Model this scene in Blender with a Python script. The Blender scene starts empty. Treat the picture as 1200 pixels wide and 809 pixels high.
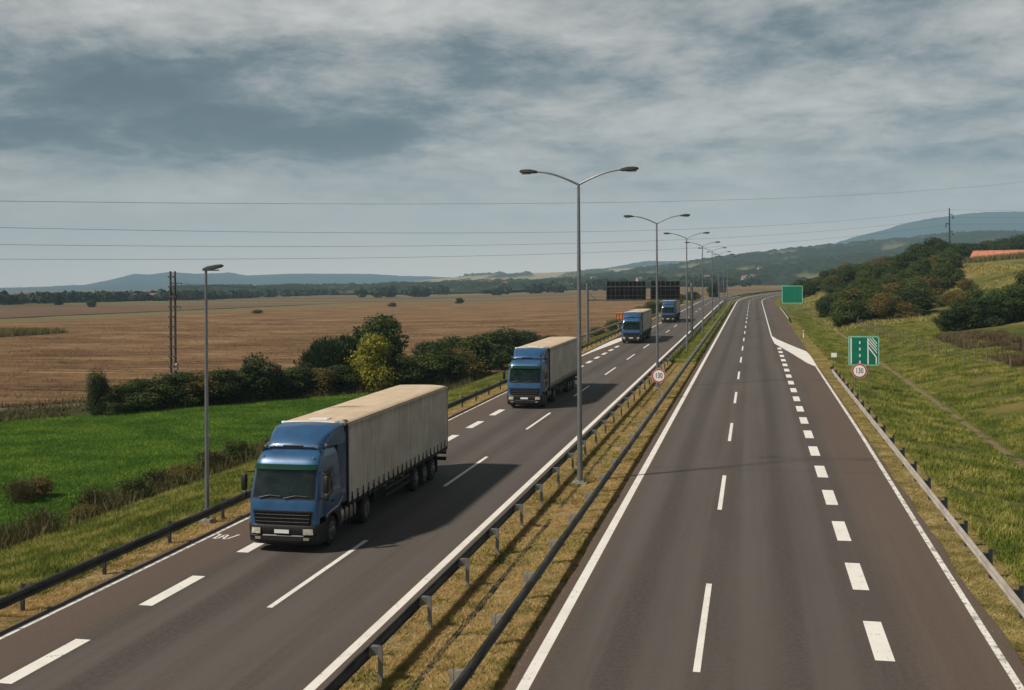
import bpy, math, random
import numpy as np
from math import radians as R, sin, cos, pi, atan2, hypot, sqrt

# ------------------------------------------------------------------ camera, light, exposure
SC = bpy.context.scene
COL = SC.collection
F = 1340.0                      # focal length in photo pixels (1200 px wide)
PSI = math.atan(283.0 / F)      # camera turned left of the road direction
CP, SP = cos(PSI), sin(PSI)
HC = 9.3                        # camera height on the overpass

cam = bpy.data.cameras.new("camera")
cam.sensor_width = 36.0
cam.lens = F / 1200.0 * 36.0
cam.shift_y = -0.0575
cam.clip_start = 0.3
cam.clip_end = 40000
camo = bpy.data.objects.new("camera", cam)
camo.rotation_mode = 'QUATERNION'
from mathutils import Euler, Quaternion, Vector, Matrix
camo.rotation_quaternion = Euler((R(90), 0, PSI)).to_quaternion() @ Quaternion((0, 0, 1), R(-0.28))
camo.location = (0, 0, HC)
COL.objects.link(camo)
SC.camera = camo

SC.view_settings.view_transform = 'Standard'
SC.view_settings.look = 'None'
SC.view_settings.exposure = 0.0
SC.view_settings.gamma = 1.0
SC.view_settings.use_curve_mapping = False

SUN_DIR = Vector((-3.1, -2.3, 4.0)).normalized()      # towards the sun
sun = bpy.data.lights.new("sun", 'SUN')
sun.energy = 5.0
sun.angle = R(3.2)
sun.color = (1.0, 0.91, 0.78)
suno = bpy.data.objects.new("sun", sun)
suno.rotation_euler = (-SUN_DIR).to_track_quat('-Z', 'Y').to_euler()
suno.location = (0, 0, 60)
COL.objects.link(suno)

W = bpy.data.worlds.new("World")
SC.world = W
W.use_nodes = True
try:
    SC.cycles.volume_bounces = 0
    SC.cycles.max_bounces = 5
    SC.cycles.transparent_max_bounces = 12
except Exception:
    pass


class NT:
    """small helper round a node tree"""
    def __init__(s, tree):
        s.t = tree
        s.n = tree.nodes
        s.l = tree.links

    def node(s, typ, **kw):
        n = s.n.new(typ)
        for k, v in kw.items():
            setattr(n, k, v)
        return n

    def put(s, sock, v):
        if isinstance(v, bpy.types.NodeSocket):
            s.l.new(v, sock)
        elif isinstance(v, (tuple, list)) and len(v) == 3 and sock.type == 'RGBA':
            sock.default_value = (*v, 1)
        else:
            sock.default_value = v

    def math(s, op, a, b=0.0, c=0.0, clamp=False):
        n = s.node('ShaderNodeMath', operation=op, use_clamp=clamp)
        s.put(n.inputs[0], a); s.put(n.inputs[1], b)
        if op in ('MULTIPLY_ADD', 'SMOOTH_MIN', 'SMOOTH_MAX', 'COMPARE'):
            s.put(n.inputs[2], c)
        return n.outputs[0]

    def vmath(s, op, a, b=(0, 0, 0), scale=None):
        n = s.node('ShaderNodeVectorMath', operation=op)
        s.put(n.inputs[0], a)
        if op != 'SCALE' and op != 'NORMALIZE':
            s.put(n.inputs[1], b)
        if scale is not None:
            s.put(n.inputs['Scale'], scale)
        return n.outputs['Value'] if op in ('DOT_PRODUCT', 'LENGTH', 'DISTANCE') else n.outputs[0]

    def mix(s, f, a, b, blend='MIX'):
        n = s.node('ShaderNodeMix', data_type='RGBA', blend_type=blend)
        n.clamp_factor = True
        s.put(n.inputs[0], f); s.put(n.inputs[6], a); s.put(n.inputs[7], b)
        return n.outputs[2]

    def ss(s, v, a, b, lo=0.0, hi=1.0):
        n = s.node('ShaderNodeMapRange', interpolation_type='SMOOTHSTEP')
        s.put(n.inputs[0], v)
        n.inputs[1].default_value = a; n.inputs[2].default_value = b
        n.inputs[3].default_value = lo; n.inputs[4].default_value = hi
        return n.outputs[0]

    def noise(s, vec, scale, detail=4, rough=0.55, dist=0.0, out=0):
        n = s.node('ShaderNodeTexNoise')
        s.put(n.inputs['Vector'], vec)
        n.inputs['Scale'].default_value = scale
        n.inputs['Detail'].default_value = detail
        n.inputs['Roughness'].default_value = rough
        n.inputs['Distortion'].default_value = dist
        return n.outputs[out]

    def ramp(s, f, stops):
        n = s.node('ShaderNodeValToRGB')
        cr = n.color_ramp
        while len(cr.elements) < len(stops):
            cr.elements.new(0.5)
        for e, (p, c) in zip(cr.elements, stops):
            e.position = p
            e.color = (*c, 1)
        s.put(n.inputs[0], f)
        return n.outputs[0]

    def xyz(s, vec):
        n = s.node('ShaderNodeSeparateXYZ')
        s.put(n.inputs[0], vec)
        return n.outputs

    def comb(s, x, y, z):
        n = s.node('ShaderNodeCombineXYZ')
        s.put(n.inputs[0], x); s.put(n.inputs[1], y); s.put(n.inputs[2], z)
        return n.outputs[0]


def view_dir(px, py):
    """unit world direction of a place in the sky, given as seen in the photograph"""
    v = Vector(((px - 600) / F, 1.0, (335.5 - py) / F))
    return Vector((v.x * CP - v.y * SP, v.x * SP + v.y * CP, v.z)).normalized()


def build_sky():
    t = NT(W.node_tree)
    t.n.clear()
    out = t.node('ShaderNodeOutputWorld')
    bg = t.node('ShaderNodeBackground')
    sky = t.node('ShaderNodeTexSky', sky_type='NISHITA')
    sky.sun_disc = False
    el = math.asin(SUN_DIR.z)
    sky.sun_elevation = el
    sky.sun_rotation = atan2(SUN_DIR.x, SUN_DIR.y)
    sky.dust_density = 2.0
    co = t.node('ShaderNodeTexCoord').outputs['Generated']
    d = t.vmath('NORMALIZE', co)
    x, y, z = t.xyz(d)
    zz = t.math('ADD', t.math('MAXIMUM', z, 0.0), 0.20)
    p = t.comb(t.math('DIVIDE', x, zz), t.math('DIVIDE', y, zz), 0.3)
    # rotate so clouds streak across the view
    n1 = t.noise(p, 1.3, 8, 0.6, 0.3)
    n2 = t.noise(t.vmath('ADD', p, (7.1, 3.3, 1.0)), 3.2, 9, 0.62, 0.3)
    n3 = t.noise(t.vmath('MULTIPLY', p, (1.0, 1.0, 1.0)), 11.0, 5, 0.6, 0.2)
    # broad cloud banks: thick dark ones and bright thin ones
    def bank(px, py, sx, sy, amp):
        c = view_dir(px, py)
        right = Vector((CP, SP, 0))
        up = Vector((0, 0, 1))
        dd = t.vmath('SUBTRACT', d, tuple(c))
        wob = t.math('MULTIPLY', t.math('SUBTRACT', n1, 0.5), 0.35)
        a = t.math('DIVIDE', t.vmath('DOT_PRODUCT', dd, tuple(right)), sx / F)
        b = t.math('DIVIDE', t.vmath('DOT_PRODUCT', dd, tuple(up)), sy / F)
        a = t.math('ADD', a, wob)
        b = t.math('ADD', b, t.math('MULTIPLY', wob, 1.6))
        q = t.math('ADD', t.math('MULTIPLY', a, a), t.math('MULTIPLY', b, b))
        return t.math('MULTIPLY', t.math('EXPONENT', t.math('MULTIPLY', q, -1.0)), amp)
    banks = [(120, 100, 260, 62, 1.0), (330, 150, 170, 55, .85), (60, 145, 180, 38, .6), (450, 45, 150, 26, .6),
             (690, 95, 150, 28, .55), (420, 160, 120, 30, .4), (980, 30, 210, 34, .35), (1150, 150, 120, 40, .45),
             (1020, 85, 150, 22, .35), (560, 60, 120, 22, .3)]
    dark = None
    for bnk in banks:
        v = bank(*bnk)
        dark = v if dark is None else t.math('ADD', dark, v)
    lights = [(250, 225, 330, 40, .55), (60, 5, 170, 26, 1.0), (300, 0, 200, 26, .6), (640, 20, 200, 30, .5), (420, 80, 60, 18, .4),
              (1180, 90, 90, 26, .5), (800, 140, 240, 44, .32), (390, 135, 60, 16, .4), (620, 210, 300, 40, .2)]
    light = None
    for bnk in lights:
        v = bank(*bnk)
        light = v if light is None else t.math('ADD', light, v)
    tex = t.math('ADD', t.math('MULTIPLY', t.math('SUBTRACT', n2, 0.5), 2.5), t.math('MULTIPLY', t.math('SUBTRACT', n3, 0.5), 1.0))
    tex = t.math('ADD', tex, t.math('MULTIPLY', t.math('SUBTRACT', n1, 0.5), 0.5))
    v = t.math('ADD', 0.65, t.math('MULTIPLY', light, 0.34))
    v = t.math('SUBTRACT', v, t.math('MULTIPLY', dark, 0.44))
    # texture fades towards the horizon veil
    tf = t.ss(z, 0.02, 0.13, 0.15, 1.0)
    v = t.math('ADD', v, t.math('MULTIPLY', tex, t.math('MULTIPLY', tf, 0.62)))
    cloud = t.ramp(v, [(0.0, (0.72, 1.02, 1.22)), (0.25, (1.35, 1.70, 1.86)), (0.45, (2.9, 3.15, 3.15)),
                       (0.7, (5.1, 4.95, 4.65)), (1.0, (7.2, 7.0, 6.6))])
    hor = t.ss(z, -0.01, 0.10, 1.0, 0.0)
    cloud = t.mix(t.math('MULTIPLY', hor, 0.7), cloud, (19.0, 15.8, 13.0))
    # clear blue showing through a thin part of the deck
    clear = t.math('MULTIPLY', t.math('SUBTRACT', 1.0, t.ss(v, 0.1, 0.45)), bank(1150, 150, 110, 34, 1.0))
    col = t.mix(t.math('ADD', 0.10, t.math('MULTIPLY', clear, 0.35), clamp=True), cloud, sky.outputs[0])
    # unseen dark cloud added above the frame to weaken the sky fill light
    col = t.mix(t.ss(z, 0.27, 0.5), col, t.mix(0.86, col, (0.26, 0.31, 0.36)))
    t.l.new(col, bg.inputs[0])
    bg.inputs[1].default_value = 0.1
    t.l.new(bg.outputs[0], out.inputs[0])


build_sky()

# ------------------------------------------------------------------ numpy value noise
_rs = np.random.RandomState(5)
_tab = _rs.rand(256, 256)


def vnoise(x, y):
    x = np.asarray(x, float); y = np.asarray(y, float)
    xi = np.floor(x).astype(int); yi = np.floor(y).astype(int)
    fx = x - xi; fy = y - yi
    fx = fx * fx * (3 - 2 * fx); fy = fy * fy * (3 - 2 * fy)
    a = _tab[xi & 255, yi & 255]; b = _tab[(xi + 1) & 255, yi & 255]
    c = _tab[xi & 255, (yi + 1) & 255]; d = _tab[(xi + 1) & 255, (yi + 1) & 255]
    return (a * (1 - fx) + b * fx) * (1 - fy) + (c * (1 - fx) + d * fx) * fy


def fbm(x, y, o=4):
    s = 0; a = 0.5; k = 1.0
    for i in range(o):
        s = s + a * vnoise(np.asarray(x) * k + 17.3 * i, np.asarray(y) * k + 9.1 * i)
        a *= 0.5; k *= 2.03
    return s


def sstep(a, b, v):
    t = np.clip((np.asarray(v, float) - a) / (b - a), 0, 1)
    return t * t * (3 - 2 * t)


# ------------------------------------------------------------------ layout functions
YC, RC = 358.0, 800.0            # straight up to YC, then a right-hand bend
GR = 0.0112                      # the road climbs gently


def road_pt(s, off):
    if s <= YC:
        return (off, s, zc(s))
    a = (s - YC) / RC
    return (RC - (RC - off) * cos(a), YC + (RC - off) * sin(a), zc(s))


def zc(s):
    return GR * float(np.clip(s, -200, 720))


def zc_v(s):
    return GR * np.clip(s, -200, 720)


def road_so(x, y):
    x = np.asarray(x, float); y = np.asarray(y, float)
    dx = RC - x; dy = y - YC
    a = np.arctan2(np.maximum(dy, 0), dx)
    a = np.clip(a, 0, 2.2)
    s = np.where(dy > 0, YC + RC * a, y)
    off = np.where(dy > 0, RC - np.hypot(dx, dy), x)
    return s, off


def terrain(x, y):
    """height of the ground"""
    x = np.asarray(x, float); y = np.asarray(y, float)
    s, off = road_so(x, y)
    base = zc_v(s) - 0.05
    # left plain
    Xc = x * CP + y * SP
    Zc = -x * SP + y * CP
    px = 600 + F * Xc / np.maximum(Zc, 1.0)
    w = sstep(470, 860, px) * (Zc > 1)
    rise = 0.0088 * np.clip(y - 150, 0, 1150)
    plain = -1.35 + rise * w + 0.25 * (fbm(x / 40, y / 40, 3) - 0.5)
    tl = sstep(-20.6, -31.5, off)
    z = base * (1 - tl) + plain * tl
    z = z - 0.35 * np.exp(-((off + 31.0) / 1.2) ** 2)
    # right side: shallow ditch, then the hillside
    near = np.interp(off, [7.6, 14, 20, 31, 37, 45, 58, 86, 120, 400], [0, -1.0, 0.2, 1.3, 2.1, 5.0, 8.8, 12.5, 14, 30])
    far = np.interp(off, [7.6, 10, 15, 30, 58, 86, 120, 400], [0, 0.1, 1.9, 5.8, 10.8, 13.2, 14.5, 30])
    k = sstep(225, 330, s)
    g = near * (1 - k) + far * k
    fade = 1 - sstep(520, 1100, np.hypot(x, y))
    g = g * (0.35 + 0.65 * fade)
    g = g + (off > 16) * 0.35 * (fbm(x / 9, y / 9, 3) - 0.5) * sstep(16, 24, off)
    z = np.where(off > 7.6, base + g, z)
    # median dips a little in the middle
    z = z - 0.10 * np.exp(-((off + 7.6) / 0.9) ** 2)
    return z


def T(x, y):
    return float(terrain(x, y))


def G(px, Z, dz=0.0):
    """ground point seen towards photo column px at depth Z"""
    Xc = (px - 600) / F * Z
    x = Xc * CP - Z * SP
    y = Xc * SP + Z * CP
    return (x, y, T(x, y) + dz)


# ------------------------------------------------------------------ object helpers
def new_obj(name, verts, faces, mat, parent=None, smooth=False, uv=None, attrs=None):
    me = bpy.data.meshes.new(name)
    if isinstance(verts, np.ndarray):
        nv = len(verts); fc = np.asarray(faces)
        k = fc.shape[1]
        me.vertices.add(nv)
        me.vertices.foreach_set('co', verts.astype(np.float32).ravel())
        me.loops.add(fc.size)
        me.loops.foreach_set('vertex_index', fc.astype(np.int32).ravel())
        me.polygons.add(len(fc))
        me.polygons.foreach_set('loop_start', np.arange(0, fc.size, k, dtype=np.int32))
        me.update(calc_edges=True)
        me.validate()
    else:
        me.from_pydata(verts, [], faces)
        me.update()
    if attrs:
        for an, vals in attrs.items():
            at = me.attributes.new(an, 'FLOAT', 'POINT')
            at.data.foreach_set('value', np.asarray(vals, np.float32))
    if mat is not None:
        me.materials.append(mat)
    if smooth:
        me.polygons.foreach_set('use_smooth', [True] * len(me.polygons))
    o = bpy.data.objects.new(name, me)
    COL.objects.link(o)
    if parent is not None:
        o.parent = parent
    return o


class MB:
    """collects shapes into one mesh"""
    def __init__(s):
        s.v = []; s.f = []

    def add(s, vs, fs):
        k = len(s.v)
        s.v += [tuple(v) for v in vs]
        s.f += [tuple(i + k for i in f) for f in fs]
        return s

    def box(s, x0, x1, y0, y1, z0, z1, bev=0.0):
        if bev <= 0:
            vs = [(x, y, z) for z in (z0, z1) for y in (y0, y1) for x in (x0, x1)]
            fs = [(0, 2, 3, 1), (4, 5, 7, 6), (0, 1, 5, 4), (2, 6, 7, 3), (0, 4, 6, 2), (1, 3, 7, 5)]
            return s.add(vs, fs)
        b = min(bev, abs(x1 - x0) / 2.2, abs(y1 - y0) / 2.2, abs(z1 - z0) / 2.2)
        # chamfered box: octagon plan rings
        def ring(i, z):
            a = i
            return [(x0 + a, y0 + b + a * 0, z), (x0 + b, y0 + a, z), (x1 - b, y0 + a, z), (x1 - a, y0 + b, z),
                    (x1 - a, y1 - b, z), (x1 - b, y1 - a, z), (x0 + b, y1 - a, z), (x0 + a, y1 - b, z)]
        rings = [ring(b * 0.6, z0), ring(0, z0 + b), ring(0, z1 - b), ring(b * 0.6, z1)]
        return s.loft(rings, True, True)

    def loft(s, rings, cap0=False, cap1=False, closed=True):
        n = len(rings[0])
        vs = [p for r in rings for p in r]
        fs = []
        for i in range(len(rings) - 1):
            for j in range(n if closed else n - 1):
                a = i * n + j; b = i * n + (j + 1) % n
                fs.append((a, b, b + n, a + n))
        if cap0: fs.append(tuple(range(n))[::-1])
        if cap1: fs.append(tuple(range((len(rings) - 1) * n, len(rings) * n)))
        return s.add(vs, fs)

    def tube(s, pts, rad, seg=8, caps=True):
        pts = [Vector(p) for p in pts]
        n = len(pts)
        rads = rad if isinstance(rad, (list, tuple)) else [rad] * n
        rings = []
        up = Vector((0, 0, 1))
        prev = None
        for i, p in enumerate(pts):
            t = (pts[min(i + 1, n - 1)] - pts[max(i - 1, 0)]).normalized()
            if prev is None:
                a = t.cross(up)
                if a.length < 1e-3: a = t.cross(Vector((1, 0, 0)))
            else:
                a = prev - t * prev.dot(t)
            a.normalize(); prev = a
            b = t.cross(a)
            rings.append([tuple(p + (a * cos(2 * pi * k / seg) + b * sin(2 * pi * k / seg)) * rads[i]) for k in range(seg)])
        return s.loft(rings, caps, caps)

    def disc(s, c, r, axis, seg=24, th=0.0):
        """cylinder centred at c along axis 'x' or 'y'"""
        x, y, z = c
        def pt(a, t):
            if axis == 'x': return (x + t, y + r * cos(a), z + r * sin(a))
            if axis == 'y': return (x + r * cos(a), y + t, z + r * sin(a))
            return (x + r * cos(a), y + r * sin(a), z + t)
        rings = [[pt(2 * pi * k / seg, t) for k in range(seg)] for t in (-th / 2, th / 2)]
        return s.loft(rings, True, True)

    def lathe(s, c, prof, axis='x', seg=28):
        """prof: list of (t along axis, radius)"""
        x, y, z = c
        rings = []
        for t, r in prof:
            rr = []
            for k in range(seg):
                a = 2 * pi * k / seg
                if axis == 'x': rr.append((x + t, y + r * cos(a), z + r * sin(a)))
                elif axis == 'z': rr.append((x + r * cos(a), y + r * sin(a), z + t))
                else: rr.append((x + r * cos(a), y + t, z + r * sin(a)))
            rings.append(rr)
        return s.loft(rings, True, True)

    def build(s, name, mat, parent=None, smooth=False):
        o = new_obj(name, s.v, s.f, mat, parent)
        import bmesh
        bm = bmesh.new(); bm.from_mesh(o.data)
        bmesh.ops.recalc_face_normals(bm, faces=bm.faces)
        bm.to_mesh(o.data); bm.free()
        if smooth:
            o.data.polygons.foreach_set('use_smooth', [True] * len(o.data.polygons))
            try:
                o.data.set_sharp_from_angle(angle=R(38))
            except Exception:
                pass
        return o


def thing(name, label, cat, loc=(0, 0, 0), rz=0.0, group=None):
    o = bpy.data.objects.new(name, None)
    o.empty_display_size = 0.3
    COL.objects.link(o)
    o.location = loc
    o.rotation_euler = (0, 0, rz)
    tag(o, label, cat, group)
    return o


def tag(o, label=None, cat=None, group=None, kind=None):
    if label: o['label'] = label
    if cat: o['category'] = cat
    if group: o['group'] = group
    if kind: o['kind'] = kind
    return o


KIDS = {}


def copy_tree(o, parent=None):
    c = o.copy()
    COL.objects.link(c)
    c.parent = parent
    for ch in list(o.children):
        copy_tree(ch, c)
    return c


# ------------------------------------------------------------------ materials
def pmat(name, col, rough=0.6, metal=0.0, var=0.12, scale=3.0, bump=0.0, spec=0.5, stretch=(1, 1, 1), detail=4, coat=0.0, col2=None, bscale=None):
    m = bpy.data.materials.new(name)
    m.use_nodes = True
    t = NT(m.node_tree)
    b = t.n['Principled BSDF']
    co = t.node('ShaderNodeTexCoord').outputs['Object']
    v = t.vmath('MULTIPLY', co, stretch)
    n = t.noise(v, scale, detail, 0.6)
    c2 = col2 if col2 else tuple(max(0, c * (1 - var * 2.2)) for c in col)
    c1 = tuple(min(1, c * (1 + var * 0.8)) for c in col) if not col2 else col
    t.l.new(t.mix(t.ss(n, 0.3, 0.7), c1, c2), b.inputs['Base Color'])
    t.put(b.inputs['Roughness'], t.math('ADD', rough - 0.06, t.math('MULTIPLY', n, 0.14), clamp=True))
    b.inputs['Metallic'].default_value = metal
    b.inputs['Specular IOR Level'].default_value = spec
    if coat: b.inputs['Coat Weight'].default_value = coat; b.inputs['Coat Roughness'].default_value = 0.08
    if bump:
        bn = t.node('ShaderNodeBump')
        bn.inputs['Strength'].default_value = bump
        bn.inputs['Distance'].default_value = 0.05
        t.l.new(t.noise(v, bscale or scale * 4, 4), bn.inputs['Height'])
        t.l.new(bn.outputs[0], b.inputs['Normal'])
    return m


def leafmat(name, cols, rough=0.65, patch=None, pscale=0.35, nw=0.45):
    """leaves: every leaf has a slightly different colour, whole clumps drift in hue"""
    m = bpy.data.materials.new(name)
    m.use_nodes = True
    t = NT(m.node_tree)
    b = t.n['Principled BSDF']
    g = t.node('ShaderNodeNewGeometry')
    rnd = g.outputs['Random Per Island']
    pos = g.outputs['Position']
    n = t.noise(pos, pscale, 3, 0.6)
    v = t.math('ADD', t.math('MULTIPLY', rnd, 1.0 - nw), t.math('MULTIPLY', t.ss(n, 0.33, 0.67), nw))
    k = len(cols)
    c = t.ramp(v, [(i / (k - 1), cc) for i, cc in enumerate(cols)])
    t.l.new(c, b.inputs['Base Color'])
    b.inputs['Roughness'].default_value = rough
    b.inputs['Specular IOR Level'].default_value = 0.25
    tr = t.node('ShaderNodeBsdfTranslucent')
    t.l.new(c, tr.inputs[0])
    mx = t.node('ShaderNodeMixShader')
    mx.inputs[0].default_value = 0.22
    t.l.new(b.outputs[0], mx.inputs[1]); t.l.new(tr.outputs[0], mx.inputs[2])
    t.l.new(mx.outputs[0], t.n['Material Output'].inputs[0])
    return m


M = {}
M['galv'] = pmat('galvanised steel', (0.24, 0.25, 0.25), 0.5, 0.55, 0.12, 2.0, 0.05)
M['rail'] = pmat('weathered rail steel', (0.055, 0.054, 0.052), 0.6, 0.15, 0.35, 2.2, 0.1, stretch=(1, .3, 1))
M['rail_pale'] = pmat('pale rail steel', (0.42, 0.38, 0.34), 0.55, 0.15, 0.12, 1.0, 0.05)
M['post_pale'] = pmat('pale zinc post', (0.34, 0.32, 0.28), 0.6, 0.3, 0.2, 3.0, 0.1)
M['post_dark'] = pmat('dark post', (0.03, 0.045, 0.055), 0.6, 0.3, 0.2, 3.0)
M['pole'] = pmat('zinc lamp pole', (0.22, 0.235, 0.25), 0.45, 0.6, 0.1, 1.0)
M['head'] = pmat('dark lamp housing', (0.05, 0.052, 0.05), 0.5, 0.1, 0.15, 3.0)
M['lens'] = pmat('lamp glass', (0.25, 0.24, 0.21), 0.2, 0.0, 0.1, 3.0)
M['concrete'] = pmat('concrete', (0.33, 0.31, 0.27), 0.85, 0, 0.25, 2.5, 0.25)
M['creo'] = pmat('dark weathered pole', (0.075, 0.065, 0.055), 0.8, 0, 0.3, 1.5, 0.2, stretch=(3, 3, .4))
M['wood'] = pmat('weathered fence timber', (0.17, 0.14, 0.11), 0.85, 0, 0.3, 3.0, 0.2, stretch=(3, 3, .5))
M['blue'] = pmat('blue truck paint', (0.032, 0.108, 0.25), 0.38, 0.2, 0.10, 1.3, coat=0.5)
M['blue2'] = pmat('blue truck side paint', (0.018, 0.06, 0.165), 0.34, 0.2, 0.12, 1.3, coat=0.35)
M['green_visor'] = pmat('green tinted visor', (0.006, 0.045, 0.03), 0.12, 0, 0.08, 2.0, coat=0.6)
M['black'] = pmat('black plastic', (0.012, 0.012, 0.013), 0.5, 0, 0.2, 4.0)
M['dgrey'] = pmat('dark grey bumper plastic', (0.013, 0.013, 0.015), 0.45, 0, 0.25, 2.5)
M['frame'] = pmat('grimy chassis steel', (0.02, 0.019, 0.018), 0.7, 0.2, 0.3, 3.0)
M['rubber'] = pmat('tyre rubber', (0.014, 0.0135, 0.013), 0.85, 0, 0.25, 6.0, 0.2)
M['rim'] = pmat('wheel rim steel', (0.17, 0.17, 0.165), 0.45, 0.5, 0.3, 5.0)
M['alu'] = pmat('dull aluminium tank', (0.34, 0.34, 0.33), 0.42, 0.6, 0.2, 2.0)
M['chrome'] = pmat('bright trim', (0.5, 0.5, 0.5), 0.25, 0.8, 0.05, 3.0)
M['plate'] = pmat('white number plate', (0.75, 0.76, 0.76), 0.4, 0, 0.04, 3.0)
M['lamp_glass'] = pmat('headlamp glass', (0.75, 0.72, 0.62), 0.12, 0.3, 0.2, 14.0, coat=0.6)
M['amber'] = pmat('amber lens', (0.6, 0.2, 0.03), 0.2)
M['red_lens'] = pmat('red lens', (0.35, 0.02, 0.015), 0.25)
M['white'] = pmat('white reflective sheet', (0.78, 0.79, 0.78), 0.45, 0, 0.04, 2.0)
M['red'] = pmat('red reflective sheet', (0.42, 0.025, 0.03), 0.45, 0, 0.08, 3.0)
M['ink'] = pmat('black sign lettering', (0.012, 0.012, 0.014), 0.5)
M['sgreen'] = pmat('green sign sheet', (0.0, 0.165, 0.10), 0.42, 0, 0.10, 1.0)
M['sgreen_edge'] = pmat('pale green sign border', (0.22, 0.55, 0.42), 0.45, 0, 0.05, 2.0)
M['panel_back'] = pmat('dark sign back', (0.018, 0.022, 0.027), 0.6, 0.1, 0.3, 0.8)
M['orange'] = pmat('orange painted steel', (0.62, 0.17, 0.05), 0.55, 0, 0.2, 2.0)
M['tile'] = pmat('orange roof tiles', (0.52, 0.20, 0.115), 0.8, 0, 0.15, 1.0, 0.3, stretch=(1, 1, 1))
M['plaster'] = pmat('pale plaster', (0.42, 0.40, 0.36), 0.85, 0, 0.1, 0.6)
M['plaster2'] = pmat('grey plaster', (0.32, 0.31, 0.28), 0.85, 0, 0.1, 0.6)
M['redroof'] = pmat('brown red roof', (0.25, 0.11, 0.08), 0.85, 0, 0.2, 0.6)
M['window'] = pmat('dark window', (0.03, 0.035, 0.04), 0.2)
M['wire'] = pmat('wire', (0.05, 0.05, 0.05), 0.6, 0.3)
M['bark'] = pmat('bark', (0.07, 0.052, 0.038), 0.9, 0, 0.3, 6.0, 0.4)
M['tar'] = pmat('tar joint', (0.046, 0.039, 0.035), 0.8, 0, 0.2, 2.0)
M['channel'] = pmat('drain channel', (0.008, 0.007, 0.006), 0.9, 0, 0.4, 2.0)

LEAF = {
    'dark': leafmat('dark green leaves', [(0.012, 0.024, 0.006), (0.034, 0.058, 0.012), (0.075, 0.105, 0.022)]),
    'mid': leafmat('olive leaves', [(0.022, 0.038, 0.008), (0.058, 0.085, 0.016), (0.125, 0.145, 0.028)]),
    'rust': leafmat('autumn tinted leaves', [(0.035, 0.04, 0.010), (0.085, 0.08, 0.018), (0.17, 0.13, 0.03), (0.13, 0.075, 0.024)]),
    'gold': leafmat('yellow green leaves', [(0.07, 0.09, 0.008), (0.20, 0.20, 0.018), (0.42, 0.35, 0.035)]),
    'willow': leafmat('grey green leaves', [(0.015, 0.032, 0.01), (0.035, 0.065, 0.02), (0.065, 0.10, 0.035)]),
    'dry': leafmat('dry brown weeds', [(0.035, 0.033, 0.014), (0.08, 0.068, 0.03), (0.13, 0.115, 0.045)]),
    'far': leafmat('far trees', [(0.010, 0.020, 0.010), (0.022, 0.036, 0.014), (0.045, 0.06, 0.022)], pscale=0.02),
    'bright': leafmat('fresh green leaves', [(0.025, 0.05, 0.01), (0.07, 0.12, 0.025), (0.15, 0.2, 0.05)]),
}


def grassmat(name, cols, pscale=0.5):
    return leafmat(name, cols, 0.75, pscale=pscale, nw=0.62)


GM = {
    'green': grassmat('green roadside grass', [(0.055, 0.08, 0.012), (0.13, 0.175, 0.025), (0.26, 0.265, 0.05), (0.48, 0.40, 0.15)]),
    'dry': grassmat('dry mown grass', [(0.10, 0.11, 0.025), (0.34, 0.27, 0.085), (0.60, 0.44, 0.19), (0.42, 0.28, 0.11), (0.82, 0.66, 0.36)], 1.5),
    'rdry': grassmat('straw coloured verge', [(0.13, 0.135, 0.03), (0.32, 0.28, 0.085), (0.58, 0.46, 0.20)], 1.0),
    'weed': grassmat('tall brown weeds', [(0.035, 0.036, 0.014), (0.085, 0.075, 0.03), (0.15, 0.125, 0.055), (0.07, 0.095, 0.02)], 0.6),
    'crop': grassmat('young green crop', [(0.04, 0.10, 0.008), (0.10, 0.205, 0.015), (0.22, 0.32, 0.035)], 0.25),
    'corn': grassmat('standing maize', [(0.06, 0.07, 0.02), (0.15, 0.13, 0.04), (0.22, 0.2, 0.07)], 0.1),
    'scrub': grassmat('reddish brown scrub', [(0.05, 0.038, 0.018), (0.11, 0.08, 0.042), (0.17, 0.13, 0.065), (0.07, 0.08, 0.028)], 0.3),
}


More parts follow.
